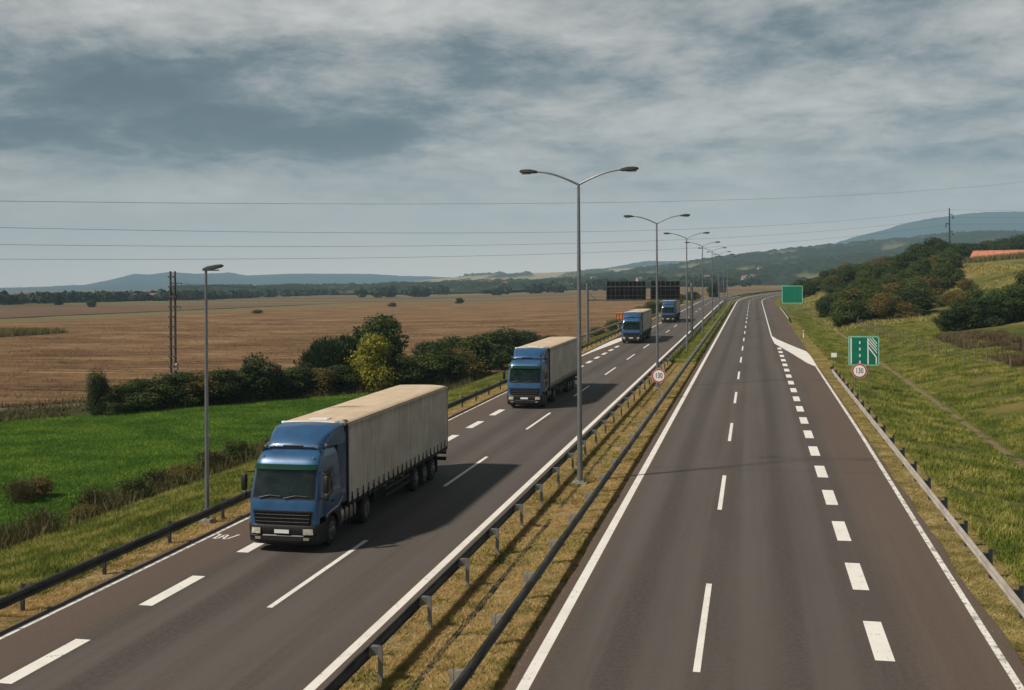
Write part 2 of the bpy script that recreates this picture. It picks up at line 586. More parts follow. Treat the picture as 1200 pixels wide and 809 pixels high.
# ------------------------------------------------------------------ the ground
def ground_material():
    m = bpy.data.materials.new('ground')
    m.use_nodes = True
    t = NT(m.node_tree)
    b = t.n['Principled BSDF']
    b.inputs['Roughness'].default_value = 0.95
    b.inputs['Specular IOR Level'].default_value = 0.1
    g = t.node('ShaderNodeNewGeometry')
    pos = g.outputs['Position']
    x, y, z = t.xyz(pos)
    at = t.node('ShaderNodeAttribute', attribute_name='off').outputs['Fac']
    aw = t.node('ShaderNodeAttribute', attribute_name='wx').outputs['Fac']
    p2 = t.comb(x, y, 0.0)
    nb = t.noise(p2, 0.05, 5, 0.6)
    nm = t.noise(p2, 0.45, 5, 0.65)
    nf = t.noise(p2, 3.5, 5, 0.7)
    nv = t.noise(p2, 14.0, 4, 0.7)
    mixn = t.math('ADD', t.math('MULTIPLY', nm, 0.45), t.math('ADD', t.math('MULTIPLY', nf, 0.35), t.math('MULTIPLY', nv, 0.2)))
    # verge grass
    verge = t.ramp(mixn, [(0.36, (0.04, 0.06, 0.012)), (0.46, (0.085, 0.11, 0.02)), (0.54, (0.16, 0.16, 0.045)), (0.64, (0.27, 0.22, 0.09))])
    # dry median and rail strips
    dry = t.ramp(mixn, [(0.38, (0.08, 0.07, 0.022)), (0.45, (0.21, 0.15, 0.055)), (0.52, (0.34, 0.25, 0.115)), (0.60, (0.52, 0.40, 0.21))])
    gmed = t.math('MULTIPLY', t.ss(y, 125.0, 190.0), t.math('SUBTRACT', 1.0, t.math('LESS_THAN', at, -12.0)))
    dry = t.mix(t.math('MULTIPLY', gmed, 0.8), dry, verge)
    c = verge
    e = t.math('ADD', at, t.math('MULTIPLY', t.math('SUBTRACT', nf, 0.5), 0.5))
    m1 = t.math('MULTIPLY', t.ss(e, -20.75, -20.3), t.ss(e, 8.2, 7.4))
    c = t.mix(m1, c, dry)
    # bare dirt right at the pavement edge
    # right hillside: patches of tall pale grass
    hill = t.ramp(t.math('ADD', t.math('MULTIPLY', nb, 0.5), t.math('MULTIPLY', mixn, 0.5)),
                  [(0.4, (0.055, 0.075, 0.016)), (0.47, (0.11, 0.12, 0.028)), (0.53, (0.19, 0.165, 0.05)), (0.6, (0.27, 0.20, 0.085))])
    c = t.mix(t.ss(at, 12.0, 18.0), c, hill)
    # concrete/dirt ditch line
    dl = t.math('ABSOLUTE', t.math('SUBTRACT', t.math('ADD', at, t.math('MULTIPLY', t.math('SUBTRACT', nm, 0.5), 0.6)), 13.9))
    c = t.mix(t.math('MULTIPLY', t.math('MULTIPLY', t.ss(dl, 0.36, 0.16), t.ss(nm, 0.38, 0.5)), t.ss(y, 230.0, 200.0)), c, t.mix(nf, (0.20, 0.14, 0.085), (0.33, 0.26, 0.17)))
    # scrub area beyond the right fence
    sc_ = t.math('MULTIPLY', t.math('MULTIPLY', t.ss(at, 22.5, 24.0), t.ss(at, 32.0, 30.0)), t.ss(y, 165.0, 152.0))
    c = t.mix(t.math('MULTIPLY', sc_, 0.85), c, t.mix(t.ss(mixn, .35, .65), (0.045, 0.03, 0.016), (0.12, 0.08, 0.04)))
    # green crop on the left, as far as the hedge
    hl = t.math('ADD', t.math('MULTIPLY', t.math('ADD', x, 53.0), -0.80), t.math('MULTIPLY', t.math('SUBTRACT', y, 86.0), 0.60))
    hl = t.math('ADD', hl, t.math('MULTIPLY', t.math('SUBTRACT', nm, 0.5), 2.0))
    left = t.ss(t.math('ADD', at, t.math('MULTIPLY', t.math('SUBTRACT', nm, 0.5), 1.2)), -31.2, -32.2)
    crop = t.ramp(mixn, [(0.4, (0.022, 0.06, 0.005)), (0.5, (0.042, 0.10, 0.008)), (0.6, (0.08, 0.145, 0.018))])
    c = t.mix(left, c, crop)
    # rough strip between the hedge and the harvested field, then the field
    rough_ = t.ramp(mixn, [(0.35, (0.03, 0.035, 0.012)), (0.5, (0.06, 0.065, 0.02)), (0.65, (0.12, 0.09, 0.045))])
    c = t.mix(t.math('MULTIPLY', left, t.ss(hl, 1.5, 2.6)), c, rough_)
    # stubble rows run towards the road
    rows = t.noise(t.comb(t.math('MULTIPLY', x, 0.05), y, 0.0), 0.5, 5, 0.75)
    rows2 = t.noise(t.comb(t.math('MULTIPLY', x, 0.35), t.math('MULTIPLY', y, 1.0), 2.0), 1.4, 5, 0.8)
    sv = t.math('ADD', t.math('MULTIPLY', rows, 0.45), t.math('ADD', t.math('MULTIPLY', rows2, 0.33), t.math('MULTIPLY', nb, 0.22)))
    stub = t.ramp(sv, [(0.40, (0.075, 0.042, 0.022)), (0.47, (0.15, 0.088, 0.045)), (0.53, (0.24, 0.145, 0.074)), (0.60, (0.40, 0.275, 0.15))])
    fl = t.math('MULTIPLY', left, t.ss(hl, 13.5, 15.5))
    c = t.mix(fl, c, stub)
    # farm track beyond the hedge
    tr = t.ss(t.math('ABSOLUTE', t.math('SUBTRACT', hl, 11.3)), 1.5, 1.0)
    c = t.mix(t.math('MULTIPLY', t.math('MULTIPLY', left, tr), t.ss(x, -57.0, -61.0)), c, t.mix(nf, (0.17, 0.14, 0.10), (0.26, 0.22, 0.17)))
    # far strips of the plain, parallel to the road
    xs = t.math('ADD', x, t.math('MULTIPLY', t.math('SUBTRACT', nb, 0.5), 10.0))
    s1 = t.math('MULTIPLY', t.ss(xs, -222.0, -228.0), left)
    c = t.mix(s1, c, t.mix(t.ss(sv, .35, .65), (0.13, 0.11, 0.05), (0.22, 0.18, 0.085)))
    s2 = t.math('MULTIPLY', t.ss(xs, -258.0, -260.0), left)
    c = t.mix(s2, c, (0.03, 0.035, 0.018))
    s3 = t.math('MULTIPLY', t.ss(xs, -267.0, -269.0), left)
    c = t.mix(s3, c, t.mix(t.ss(sv, .35, .65), (0.115, 0.075, 0.05), (0.19, 0.125, 0.08)))
    s4 = t.math('MULTIPLY', t.ss(xs, -390.0, -400.0), left)
    c = t.mix(s4, c, t.mix(t.ss(sv, .35, .65), (0.09, 0.085, 0.035), (0.14, 0.11, 0.055)))
    # fields behind the bend of the road
    fb = t.math('MULTIPLY', t.ss(y, 640.0, 700.0), left)
    yb = t.math('ADD', y, t.math('MULTIPLY', x, 0.3))
    band = t.noise(t.comb(t.math('MULTIPLY', x, 0.0006), t.math('MULTIPLY', yb, 0.006), 0.0), 1.0, 2, 0.5)
    c = t.mix(t.math('MULTIPLY', fb, 0.7), c, t.ramp(band, [(0.35, (0.16, 0.095, 0.06)), (0.45, (0.11, 0.07, 0.045)), (0.52, (0.24, 0.19, 0.09)), (0.62, (0.085, 0.10, 0.035))]))
    t.l.new(c, b.inputs['Base Color'])
    bn = t.node('ShaderNodeBump')
    bn.inputs['Strength'].default_value = 0.9
    bn.inputs['Distance'].default_value = 0.15
    t.l.new(t.math('ADD', nf, t.math('MULTIPLY', nv, 0.6)), bn.inputs['Height'])
    t.l.new(bn.outputs[0], b.inputs['Normal'])
    return m


def build_ground():
    # rings round the camera foot, finer inside the view
    az = np.concatenate([np.arange(-180, -44, 4.0), np.arange(-44, 22, 0.16), np.arange(22, 180, 4.0)])
    az = np.radians(az)
    rr = [3.0]
    while rr[-1] < 9900:
        r = rr[-1]
        rr.append(r + max(0.55, r * (0.014 if r < 500 else 0.035)))
    rr = np.array(rr)
    A, D = np.meshgrid(az, rr)
    x = D * np.sin(A); y = D * np.cos(A)
    z = terrain(x, y)
    s, off = road_so(x, y)
    nA, nR = len(az), len(rr)
    verts = np.stack([x.ravel(), y.ravel(), z.ravel()], 1)
    i = np.arange(nR - 1)[:, None]; j = np.arange(nA)[None, :]
    jn = (j + 1) % nA
    f = np.stack([i * nA + j, i * nA + jn, (i + 1) * nA + jn, (i + 1) * nA + j], -1).reshape(-1, 4)[:, ::-1]
    # close the middle under the bridge
    verts = np.vstack([verts, [[0, 0, T(0, 0)]]])
    c = len(verts) - 1
    fc = [(c, int(k), int((k + 1) % nA), int((k + 1) % nA)) for k in range(nA)]
    f = np.vstack([f, np.array([(a, d, b, b) for a, b, d, _ in fc])]) if False else f
    offs = np.append(off.ravel(), 0.0)
    o = new_obj('ground', verts, f, ground_material(), smooth=True, attrs={'off': offs})
    o['kind'] = 'structure'
    return o


build_ground()


# ------------------------------------------------------------------ roads
def asphalt_material():
    m = bpy.data.materials.new('asphalt')
    m.use_nodes = True
    t = NT(m.node_tree)
    b = t.n['Principled BSDF']
    at = t.node('ShaderNodeAttribute', attribute_name='off').outputs['Fac']
    sa = t.node('ShaderNodeAttribute', attribute_name='along').outputs['Fac']
    v = t.comb(at, sa, 0.0)
    big = t.noise(t.comb(t.math('MULTIPLY', at, 0.25), t.math('MULTIPLY', sa, 0.05), 0.0), 1.0, 4, 0.6)
    streak = t.noise(t.comb(t.math('MULTIPLY', at, 1.6), t.math('MULTIPLY', sa, 0.018), 4.0), 1.0, 5, 0.6)
    grain = t.noise(v, 28.0, 4, 0.75)
    mid = t.noise(v, 1.7, 5, 0.65)
    base = t.mix(t.ss(big, 0.3, 0.7), (0.050, 0.041, 0.036), (0.080, 0.067, 0.059))
    base = t.mix(t.math('MULTIPLY', t.ss(streak, 0.45, 0.66), 0.6), base, (0.105, 0.092, 0.083))
    base = t.mix(t.math('MULTIPLY', t.ss(streak, 0.46, 0.32), 0.5), base, (0.048, 0.040, 0.036))
    # polished wheel tracks and oily lane centres
    def band(c, w, col, amt, base):
        d = t.math('ABSOLUTE', t.math('SUBTRACT', t.math('ADD', at, t.math('MULTIPLY', t.math('SUBTRACT', mid, 0.5), 0.25)), c))
        return t.mix(t.math('MULTIPLY', t.ss(d, w, w * 0.25), amt), base, col)
    for c in (-2.3, -4.2, -14.0, -16.0, -10.6, -12.5, 1.9, -0.1):
        base = band(c, 0.62, (0.105, 0.094, 0.088), 0.42, base)
    for c in (-3.25, -15.0, 0.95):
        base = band(c, 0.5, (0.036, 0.029, 0.026), 0.55, base)
    # reddish brown dust on the outer shoulders
    for c, w in ((5.2, 2.1), (-18.4, 2.0), (-5.3, 0.8), (-9.5, 0.8)):
        base = band(c, w, (0.120, 0.070, 0.046), 0.62, base)
    base = t.mix(t.math('MULTIPLY', t.ss(grain, 0.35, 0.7), 0.38), base, (0.125, 0.112, 0.10))
    base = t.mix(t.math('MULTIPLY', t.ss(grain, 0.45, 0.3), 0.45), base, (0.03, 0.026, 0.024))
    fine = t.noise(v, 7.0, 5, 0.8)
    base = t.mix(t.math('MULTIPLY', t.ss(fine, 0.42, 0.6), 0.42), base, (0.115, 0.097, 0.085))
    t.l.new(base, b.inputs['Base Color'])
    t.put(b.inputs['Roughness'], t.math('ADD', 0.62, t.math('MULTIPLY', grain, 0.3)))
    b.inputs['Specular IOR Level'].default_value = 0.35
    bn = t.node('ShaderNodeBump')
    bn.inputs['Strength'].default_value = 0.35
    bn.inputs['Distance'].default_value = 0.01
    t.l.new(grain, bn.inputs['Height'])
    t.l.new(bn.outputs[0], b.inputs['Normal'])
    return m


def paint_material(wear):
    m = bpy.data.materials.new('road paint')
    m.use_nodes = True
    t = NT(m.node_tree)
    b = t.n['Principled BSDF']
    pos = t.node('ShaderNodeNewGeometry').outputs['Position']
    n = t.noise(pos, 3.0, 6, 0.75)
    g = t.noise(pos, 22.0, 4, 0.7)
    v = t.math('ADD', t.math('MULTIPLY', n, 0.6), t.math('MULTIPLY', g, 0.4))
    c = t.mix(t.ss(v, 0.66 - wear * 0.17, 0.74 - wear * 0.17), (0.80, 0.78, 0.74), (0.20, 0.17, 0.145))
    c = t.mix(t.math('MULTIPLY', t.ss(t.noise(pos, 0.8, 4), 0.4, 0.7), 0.25), c, (0.5, 0.46, 0.40))
    t.l.new(c, b.inputs['Base Color'])
    b.inputs['Roughness'].default_value = 0.6
    return m


ASPH = asphalt_material()
PAINT = paint_material(0.60)
PAINT_OLD = paint_material(0.95)


def strip(name, offL, offR, s0, s1, dz, mat, ds=4.0, skirt=0.0, n_off=1):
    """a sheet following the road between two offsets (numbers or functions of s)"""
    fL = offL if callable(offL) else (lambda s: offL)
    fR = offR if callable(offR) else (lambda s: offR)
    n = max(1, int(math.ceil((s1 - s0) / ds)))
    vs = []; fs = []; ao = []; aa = []
    cols = n_off + 1
    for i in range(n + 1):
        s = s0 + (s1 - s0) * i / n
        for j in range(cols):
            o = fL(s) + (fR(s) - fL(s)) * j / n_off
            x, y, z = road_pt(s, o)
            vs.append((x, y, z + dz)); ao.append(o); aa.append(s)
    for i in range(n):
        for j in range(n_off):
            a = i * cols + j
            fs.append((a, a + 1, a + 1 + cols, a + cols))
    if skirt:
        k = len(vs)
        for i in range(n + 1):
            s = s0 + (s1 - s0) * i / n
            for o in (fL(s), fR(s)):
                x, y, z = road_pt(s, o)
                vs.append((x, y, z + dz - skirt)); ao.append(o); aa.append(s)
        for i in range(n):
            fs.append((i * cols, (i + 1) * cols, k + 2 * (i + 1), k + 2 * i))
            fs.append((i * cols + n_off, k + 2 * i + 1, k + 2 * (i + 1) + 1, (i + 1) * cols + n_off))
    o = new_obj(name, vs, fs, mat, attrs={'off': ao, 'along': aa})
    o['kind'] = 'structure'
    return o


def wob(o0, a=0.10, f=0.9, seed=0.0):
    return lambda s: o0 + a * (float(vnoise(s * f + seed, seed)) - 0.5) * 2


strip('carriageway', wob(-5.55, .07, .9, 3), wob(6.15, .10, .7, 9), -30, 900, 0.0, ASPH, ds=1.5, skirt=0.2, n_off=4)
strip('carriageway', lambda s: wob(-19.45, .10, .7, 5)(s), wob(-9.25, .07, .9, 7), -30, 900, 0.0, ASPH, ds=1.5, skirt=0.2, n_off=4)

P = 0.005
# right carriageway
strip('edge_line', -5.24, -4.96, -30, 900, P, PAINT)
strip('lane_line', lambda s: 2.50 - .09 + 0.0, lambda s: 2.50 + .09, 168, 900, P, PAINT)
strip('edge_line', lambda s: float(np.interp(s, [0, 40, 70, 112], [5.72, 5.84, 6.0, 6.0])) - .13 - .16 * (s > 999), lambda s: float(np.interp(s, [0, 40, 70, 112], [5.72, 5.84, 6.0, 6.0])) + .05, -30, 116, P, PAINT_OLD, ds=3)
# wide white taper where the extra lane ends
def gore(name, pts, flip=False):
    vs = []
    for s, o in pts:
        x, y, z = road_pt(s, o)
        vs.append((x, y, z + P))
    n = len(pts) // 2
    fs = [(i, i + 1, len(pts) - 2 - i, len(pts) - 1 - i) for i in range(n - 1)]
    o = new_obj(name, vs, fs, PAINT)
    o['kind'] = 'structure'
gore('merge_marking', [(171, 2.5), (162, 3.1), (149, 4.55), (137, 6.0), (130, 6.12), (115.5, 6.08), (114.5, 6.0), (120.2, 5.27), (127.5, 4.7), (135.7, 4.04), (151.8, 2.62), (168, 2.4)])
gore('merge_marking', [(190, -16.95), (168, -18.2), (160, -18.9), (149, -19.3), (135, -19.3), (120, -19.15), (119, -18.98), (133, -18.65), (143, -18.2), (155, -17.7), (165, -17.2), (188, -16.75)])


def dashes(name, off, w, s_list, L, mat=None):
    vs = []; fs = []
    for s in s_list:
        k = max(1, int(L // 3))
        for i in range(k):
            a = len(vs)
            for ss in (s + L * i / k, s + L * (i + 1) / k):
                for o in (off - w / 2, off + w / 2):
                    x, y, z = road_pt(ss, o)
                    vs.append((x, y, z + P))
            fs.append((a, a + 1, a + 3, a + 2))
    o = new_obj(name, vs, fs, mat or PAINT)
    o['kind'] = 'structure'
    return o


dashes('lane_marking', -1.34, 0.17, [26.9 + 18.55 * i for i in range(-2, 40)], 7.7)
dashes('wide_lane_marking', 3.03, 0.46, [28.5 + 6.22 * i for i in range(-3, 19)], 3.15)
# left carriageway
strip('edge_line', -9.92, -9.66, -30, 900, P, PAINT)
dashes('lane_marking', -13.3, 0.17, [29.9 + 18.5 * i for i in range(-2, 42)], 8.2)
dashes('wide_lane_marking', -16.85, 0.42, [23.2 + 6.25 * i for i in range(-3, 20)], 3.2)
strip('edge_line', -19.12, -18.95, -30, 122, P, PAINT_OLD)
strip('edge_line', -16.95, -16.75, 172, 900, P, PAINT)
# small painted survey glyph on the left shoulder
mb = MB()
def glyph(segs, ox, oy, w=0.09):
    for (x0, y0, x1, y1) in segs:
        dx, dy = x1 - x0, y1 - y0
        l = hypot(dx, dy); nx, ny = -dy / l * w / 2, dx / l * w / 2
        vs = []
        for (px_, py_, sg) in ((x0, y0, 1), (x0, y0, -1), (x1, y1, -1), (x1, y1, 1)):
            X, Y = ox + px_ * .48 + nx * sg, oy + py_ * .75 + ny * sg
            vs.append((X, Y, zc(Y) + P + 0.001))
        mb.add(vs, [(0, 1, 2, 3)])
glyph([(0, 1.0, .34, 1.0), (.34, .98, .40, .12), (.40, .15, .66, .15), (.70, .2, .72, .85), (.74, .9, .98, .9), (.72, .55, .95, .5), (1.02, .9, 1.12, .2), (1.12, .15, 1.42, .15), (1.46, .2, 1.72, 1.0), (1.60, 1.02, 1.84, 1.02)], -18.93, 37.3, 0.075)
o = mb.build('painted_marking', PAINT); o['kind'] = 'structure'

# tar joints and the drain slot of the median
for (s_, a_, b_) in ((54.9, -4.9, 5.6),):
    o = strip('tar_joint', a_, b_, s_, s_ + 0.035, 0.0035, M['tar'], ds=1)
for (a_, b_) in ((18, 43.2), (45.2, 66), (67.5, 78), (80, 118)):
    n = int((b_ - a_) / 1.2)
    vs = []; fs = []
    for i in range(n + 1):
        s_ = a_ + (b_ - a_) * i / n
        for o_ in (-7.72 + random.Random(i).uniform(-.02, .02), -7.58 + random.Random(i + 99).uniform(-.02, .02)):
            x_, y_, z_ = road_pt(s_, o_)
            vs.append((x_, y_, T(x_, y_) + 0.035))
        if i: fs.append((2 * i - 2, 2 * i - 1, 2 * i + 1, 2 * i))
    k = len(vs)
    vs += [(x_, y_, z_ - 0.1) for (x_, y_, z_) in vs]
    for i in range(n):
        fs.append((2 * i, 2 * i + 2, k + 2 * i + 2, k + 2 * i)); fs.append((2 * i + 1, k + 2 * i + 1, k + 2 * i + 3, 2 * i + 3))
    o = new_obj('drain_channel', vs, fs, M['channel']); o['kind'] = 'structure'


# ------------------------------------------------------------------ far hills
def hill_material(kind):
    m = bpy.data.materials.new('hill ' + kind)
    m.use_nodes = True
    t = NT(m.node_tree)
    b = t.n['Principled BSDF']
    b.inputs['Roughness'].default_value = 0.95
    b.inputs['Specular IOR Level'].default_value = 0.05
    pos = t.node('ShaderNodeNewGeometry').outputs['Position']
    x, y, z = t.xyz(pos)
    p = t.comb(x, y, 0.0)
    fm = t.node('ShaderNodeAttribute', attribute_name='wood').outputs['Fac']
    n = t.noise(p, 0.02, 5, 0.7)
    vor = t.node('ShaderNodeTexVoronoi')
    vor.inputs['Scale'].default_value = 0.0045
    t.l.new(t.vmath('MULTIPLY', p, (1, .45, 1)), vor.inputs['Vector'])
    vc = t.xyz(vor.outputs['Color'])[0]
    if kind == 'wooded':
        field = t.ramp(vc, [(0.0, (0.09, 0.10, 0.035)), (0.35, (0.17, 0.15, 0.06)), (0.6, (0.10, 0.085, 0.045)), (0.85, (0.26, 0.21, 0.11))])
        wood = t.mix(t.ss(n, .35, .65), (0.012, 0.021, 0.009), (0.030, 0.042, 0.015))
    elif kind == 'pale':
        field = t.ramp(vc, [(0.0, (0.14, 0.14, 0.06)), (0.4, (0.25, 0.22, 0.11)), (0.8, (0.34, 0.27, 0.16))])
        wood = t.mix(t.ss(n, .35, .65), (0.03, 0.045, 0.018), (0.06, 0.075, 0.03))
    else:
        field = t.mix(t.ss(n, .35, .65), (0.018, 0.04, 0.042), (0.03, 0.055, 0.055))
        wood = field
    c = t.mix(fm, field, wood)
    t.l.new(c, b.inputs['Base Color'])
    return m


def hill(name, prof, d0, dm, d1, kind, z0=-2.0, wood_thr=0.5, amp=5.0, npx=260, nd=46, rough_=0.0, seed=0.0, wf=None):
    """a ridge: prof lists (photo column, height of the crest above eye level in photo pixels) for a crest at distance dm"""
    pxs = np.linspace(prof[0][0], prof[-1][0], npx)
    hh = np.interp(pxs, [a for a, _ in prof], [b_ for _, b_ in prof]) / F * dm + HC
    t0 = np.linspace(0, 1, nd)
    dd = np.concatenate([d0 + (dm - d0) * t0, dm + (d1 - dm) * np.linspace(0.12, 1, 10)])
    PX, D = np.meshgrid(pxs, dd)
    Hh = np.broadcast_to(hh, PX.shape)
    tt = np.where(D <= dm, (D - d0) / (dm - d0), 1 - (D - dm) / (d1 - dm))
    shape = np.clip(tt, 0, 1) ** 1.15
    Xc = (PX - 600) / F * D
    x = Xc * CP - D * SP; y = Xc * SP + D * CP
    lump = (fbm(x / (dm * .09) + seed, y / (dm * .09) + seed, 4) - 0.47) * 0.5
    edge = sstep(0, 0.15, tt)
    z = z0 + (Hh - z0) * np.clip(shape + lump * np.sin(np.pi * np.clip(tt, 0, 1)) * 0.8, 0, 1.05)
    wn = fbm(x / (dm * .035) + 3 * seed, y / (dm * .07), 4)
    w = sstep(wood_thr - .03, wood_thr + .03, wn + (0.0 if wf is None else wf(PX, tt)))
    z = z + w * edge * (amp + amp * 0.9 * (vnoise(x / 13, y / 13) + vnoise(x / 6, y / 6) - 1.0))
    nA = len(pxs); nR = len(dd)
    i = np.arange(nR - 1)[:, None]; j = np.arange(nA - 1)[None, :]
    f = np.stack([i * nA + j, i * nA + j + 1, (i + 1) * nA + j + 1, (i + 1) * nA + j], -1).reshape(-1, 4)
    o = new_obj(name, np.stack([x.ravel(), y.ravel(), z.ravel()], 1), f, hill_material(kind), smooth=(kind == 'blue'), attrs={'wood': w.ravel()})
    o['kind'] = 'structure'
    return o


# crest heights are photo pixels above the eye level (eye level lies near row 335)
def PR(l): return [(a, (338.6 - 0.0052 * a) - b_) for a, b_ in l]


hill('mountains', PR([(-700, 330), (-200, 338), (0, 338), (50, 337), (100, 334), (130, 328), (158, 321), (175, 322), (198, 319), (230, 321), (268, 320), (290, 323), (340, 321), (420, 321), (470, 324), (520, 325), (580, 327), (760, 333)]),
     6000, 8600, 9900, 'blue', 0, amp=4, npx=420, nd=24, seed=1.7)
hill('mountains', PR([(660, 330), (700, 316), (735, 310), (760, 306.5), (800, 306), (835, 306), (870, 312), (960, 293), (1000, 278), (1030, 271), (1060, 263), (1100, 255), (1135, 250), (1175, 248), (1220, 250), (1290, 247), (1500, 262), (1900, 290)]),
     4600, 6800, 9500, 'blue', 0, amp=4, npx=420, nd=24, seed=4.1)
hill('hills', PR([(340, 338), (430, 336), (500, 328), (540, 324.5), (600, 321), (660, 319), (700, 315.5), (760, 314), (830, 317), (900, 325), (1000, 330)]),
     2900, 4300, 5600, 'pale', 0, wood_thr=0.55, amp=8, npx=330, nd=50, seed=2.2)
hill('hills', PR([(560, 337), (640, 331), (690, 325), (730, 320), (760, 316), (790, 313), (825, 306.5), (850, 303), (880, 300), (910, 296), (940, 292), (975, 289), (1000, 286.5), (1030, 284), (1060, 281), (1100, 277), (1150, 274), (1200, 272), (1300, 268), (1500, 270), (1800, 300)]),
     1350, 3000, 4200, 'wooded', 5, wood_thr=0.37, amp=7, npx=620, nd=110, seed=0.4)
hill('hills', PR([(200, 340), (320, 338.6), (430, 337), (500, 335), (560, 332.5), (640, 331), (700, 330), (760, 328), (830, 327), (900, 327), (980, 330)]),
     1500, 2400, 3200, 'wooded', 1, wood_thr=0.43, amp=7, npx=420, nd=70, seed=7.4)


# ------------------------------------------------------------------ leaves and grass
def leaf_cloud(seed, w, h, n, leaf, lobes=14, flat=0.35, base=0.0, top=0.5, droop=False, columnar=False):
    """leaf quads spread over lumpy clumps; crown from z=base to z=h"""
    rs = np.random.RandomState(seed)
    C = []
    for i in range(lobes):
        u = rs.rand()
        zc_ = base + (h - base) * (0.12 + 0.72 * u)
        prof = (1 - (abs(2 * u - top * 1.0 - 0.25)) ** 2.2 * 0.55)
        r = w / 2 * max(0.2, prof) * (0.62 if not columnar else 0.35)
        a = rs.rand() * 2 * pi
        rad = r * sqrt(rs.rand())
        C.append((rad * cos(a), rad * sin(a), zc_, w * (0.17 + 0.16 * rs.rand()), (h - base) * (0.13 + 0.11 * rs.rand())))
    C = np.array(C)
    wt = (C[:, 3] ** 2 * C[:, 4]); wt /= wt.sum()
    idx = rs.choice(lobes, n, p=wt)
    d = rs.randn(n, 3); d /= np.linalg.norm(d, axis=1)[:, None]
    rad = 0.72 + 0.36 * rs.rand(n) ** 1.2
    rad *= 1 + 0.22 * np.sin(d[:, 0] * 7 + idx) * np.cos(d[:, 2] * 6 + idx * 2)
    c = C[idx]
    p = c[:, :3] + d * rad[:, None] * np.stack([c[:, 3], c[:, 3], c[:, 4]], 1)
    p[:, 2] = np.maximum(p[:, 2], base + 0.04 * h * rs.rand(n))
    nrm = d * 0.8 + rs.randn(n, 3) * 0.55 + np.array([0, 0, 0.3])
    nrm /= np.linalg.norm(nrm, axis=1)[:, None]
    a = np.cross(nrm, rs.randn(n, 3)); a /= np.linalg.norm(a, axis=1)[:, None]
    b_ = np.cross(nrm, a)
    s1 = leaf * (0.55 + 0.8 * rs.rand(n))[:, None]; s2 = s1 * (0.4 + 0.4 * rs.rand(n))[:, None]
    if droop:
        a = np.tile(np.array([0, 0, 1.0]), (n, 1)) + d * 0.7; a /= np.linalg.norm(a, axis=1)[:, None]
        b_ = np.cross(nrm, a); b_ /= np.linalg.norm(b_, axis=1)[:, None]
        s1 = s1 * 1.8; s2 = s2 * 0.6
    v = np.stack([p - a * s1, p - b_ * s2, p + a * s1, p + b_ * s2], 1).reshape(-1, 3)
    f = np.arange(4 * n).reshape(-1, 4)
    return v, f


PLANT_MESH = {}


def plant_proto(key, seed, w, h, n, leaf, mat, trunk=0.0, stems=5, **kw):
    """foliage + woody stems as two meshes to share between copies"""
    v, f = leaf_cloud(seed, w, h, n, leaf, base=trunk * 0.75, **kw)
    me = bpy.data.meshes.new('foliage')
    me.vertices.add(len(v)); me.vertices.foreach_set('co', v.astype(np.float32).ravel())
    me.loops.add(f.size); me.loops.foreach_set('vertex_index', f.astype(np.int32).ravel())
    me.polygons.add(len(f)); me.polygons.foreach_set('loop_start', np.arange(0, f.size, 4, dtype=np.int32))
    me.update(calc_edges=True)
    me.materials.append(mat)
    rs = random.Random(seed)
    mb = MB()
    if trunk > 0:
        r = 0.028 * h + 0.03
        lean = rs.uniform(-.04, .04) * h
        mb.tube([(0, 0, -0.4), (lean * .3, 0, trunk * .6), (lean, lean * .5, trunk * 1.3), (lean * 1.2, lean, h * .7)], [r * 1.2, r, r * .75, r * .25], 8)
        for k in range(6):
            a = rs.uniform(0, 2 * pi); q = rs.uniform(.7, 1.2) * trunk
            mb.tube([(lean * .6, 0, q), (cos(a) * w * .18, sin(a) * w * .18, q + h * .18), (cos(a) * w * .34, sin(a) * w * .34, q + h * .3)], [r * .5, r * .3, r * .12], 5)
    else:
        for k in range(stems):
            a = rs.uniform(0, 2 * pi)
            mb.tube([(cos(a) * .1, sin(a) * .1, -0.3), (cos(a) * w * .15, sin(a) * w * .15, h * .35), (cos(a) * w * .28, sin(a) * w * .28, h * .75)], [.05, .035, .012], 5)
    st = bpy.data.meshes.new('stem')
    st.from_pydata(mb.v, [], mb.f); st.update()
    st.materials.append(M['bark'])
    PLANT_MESH[key] = (me, st, w, h)


def plant(key, name, label, cat, x, y, w, h, rz=0.0, group=None, sink=0.0):
    me, st, w0, h0 = PLANT_MESH[key]
    o = thing(name, label, cat, (x, y, T(x, y) - sink), rz, group)
    o.scale = (w / w0, w / w0, h / h0)
    a = bpy.data.objects.new('foliage' if name != 'tree' else 'crown', me); COL.objects.link(a); a.parent = o
    b = bpy.data.objects.new('stem' if name != 'tree' else 'trunk', st); COL.objects.link(b); b.parent = o
    return o


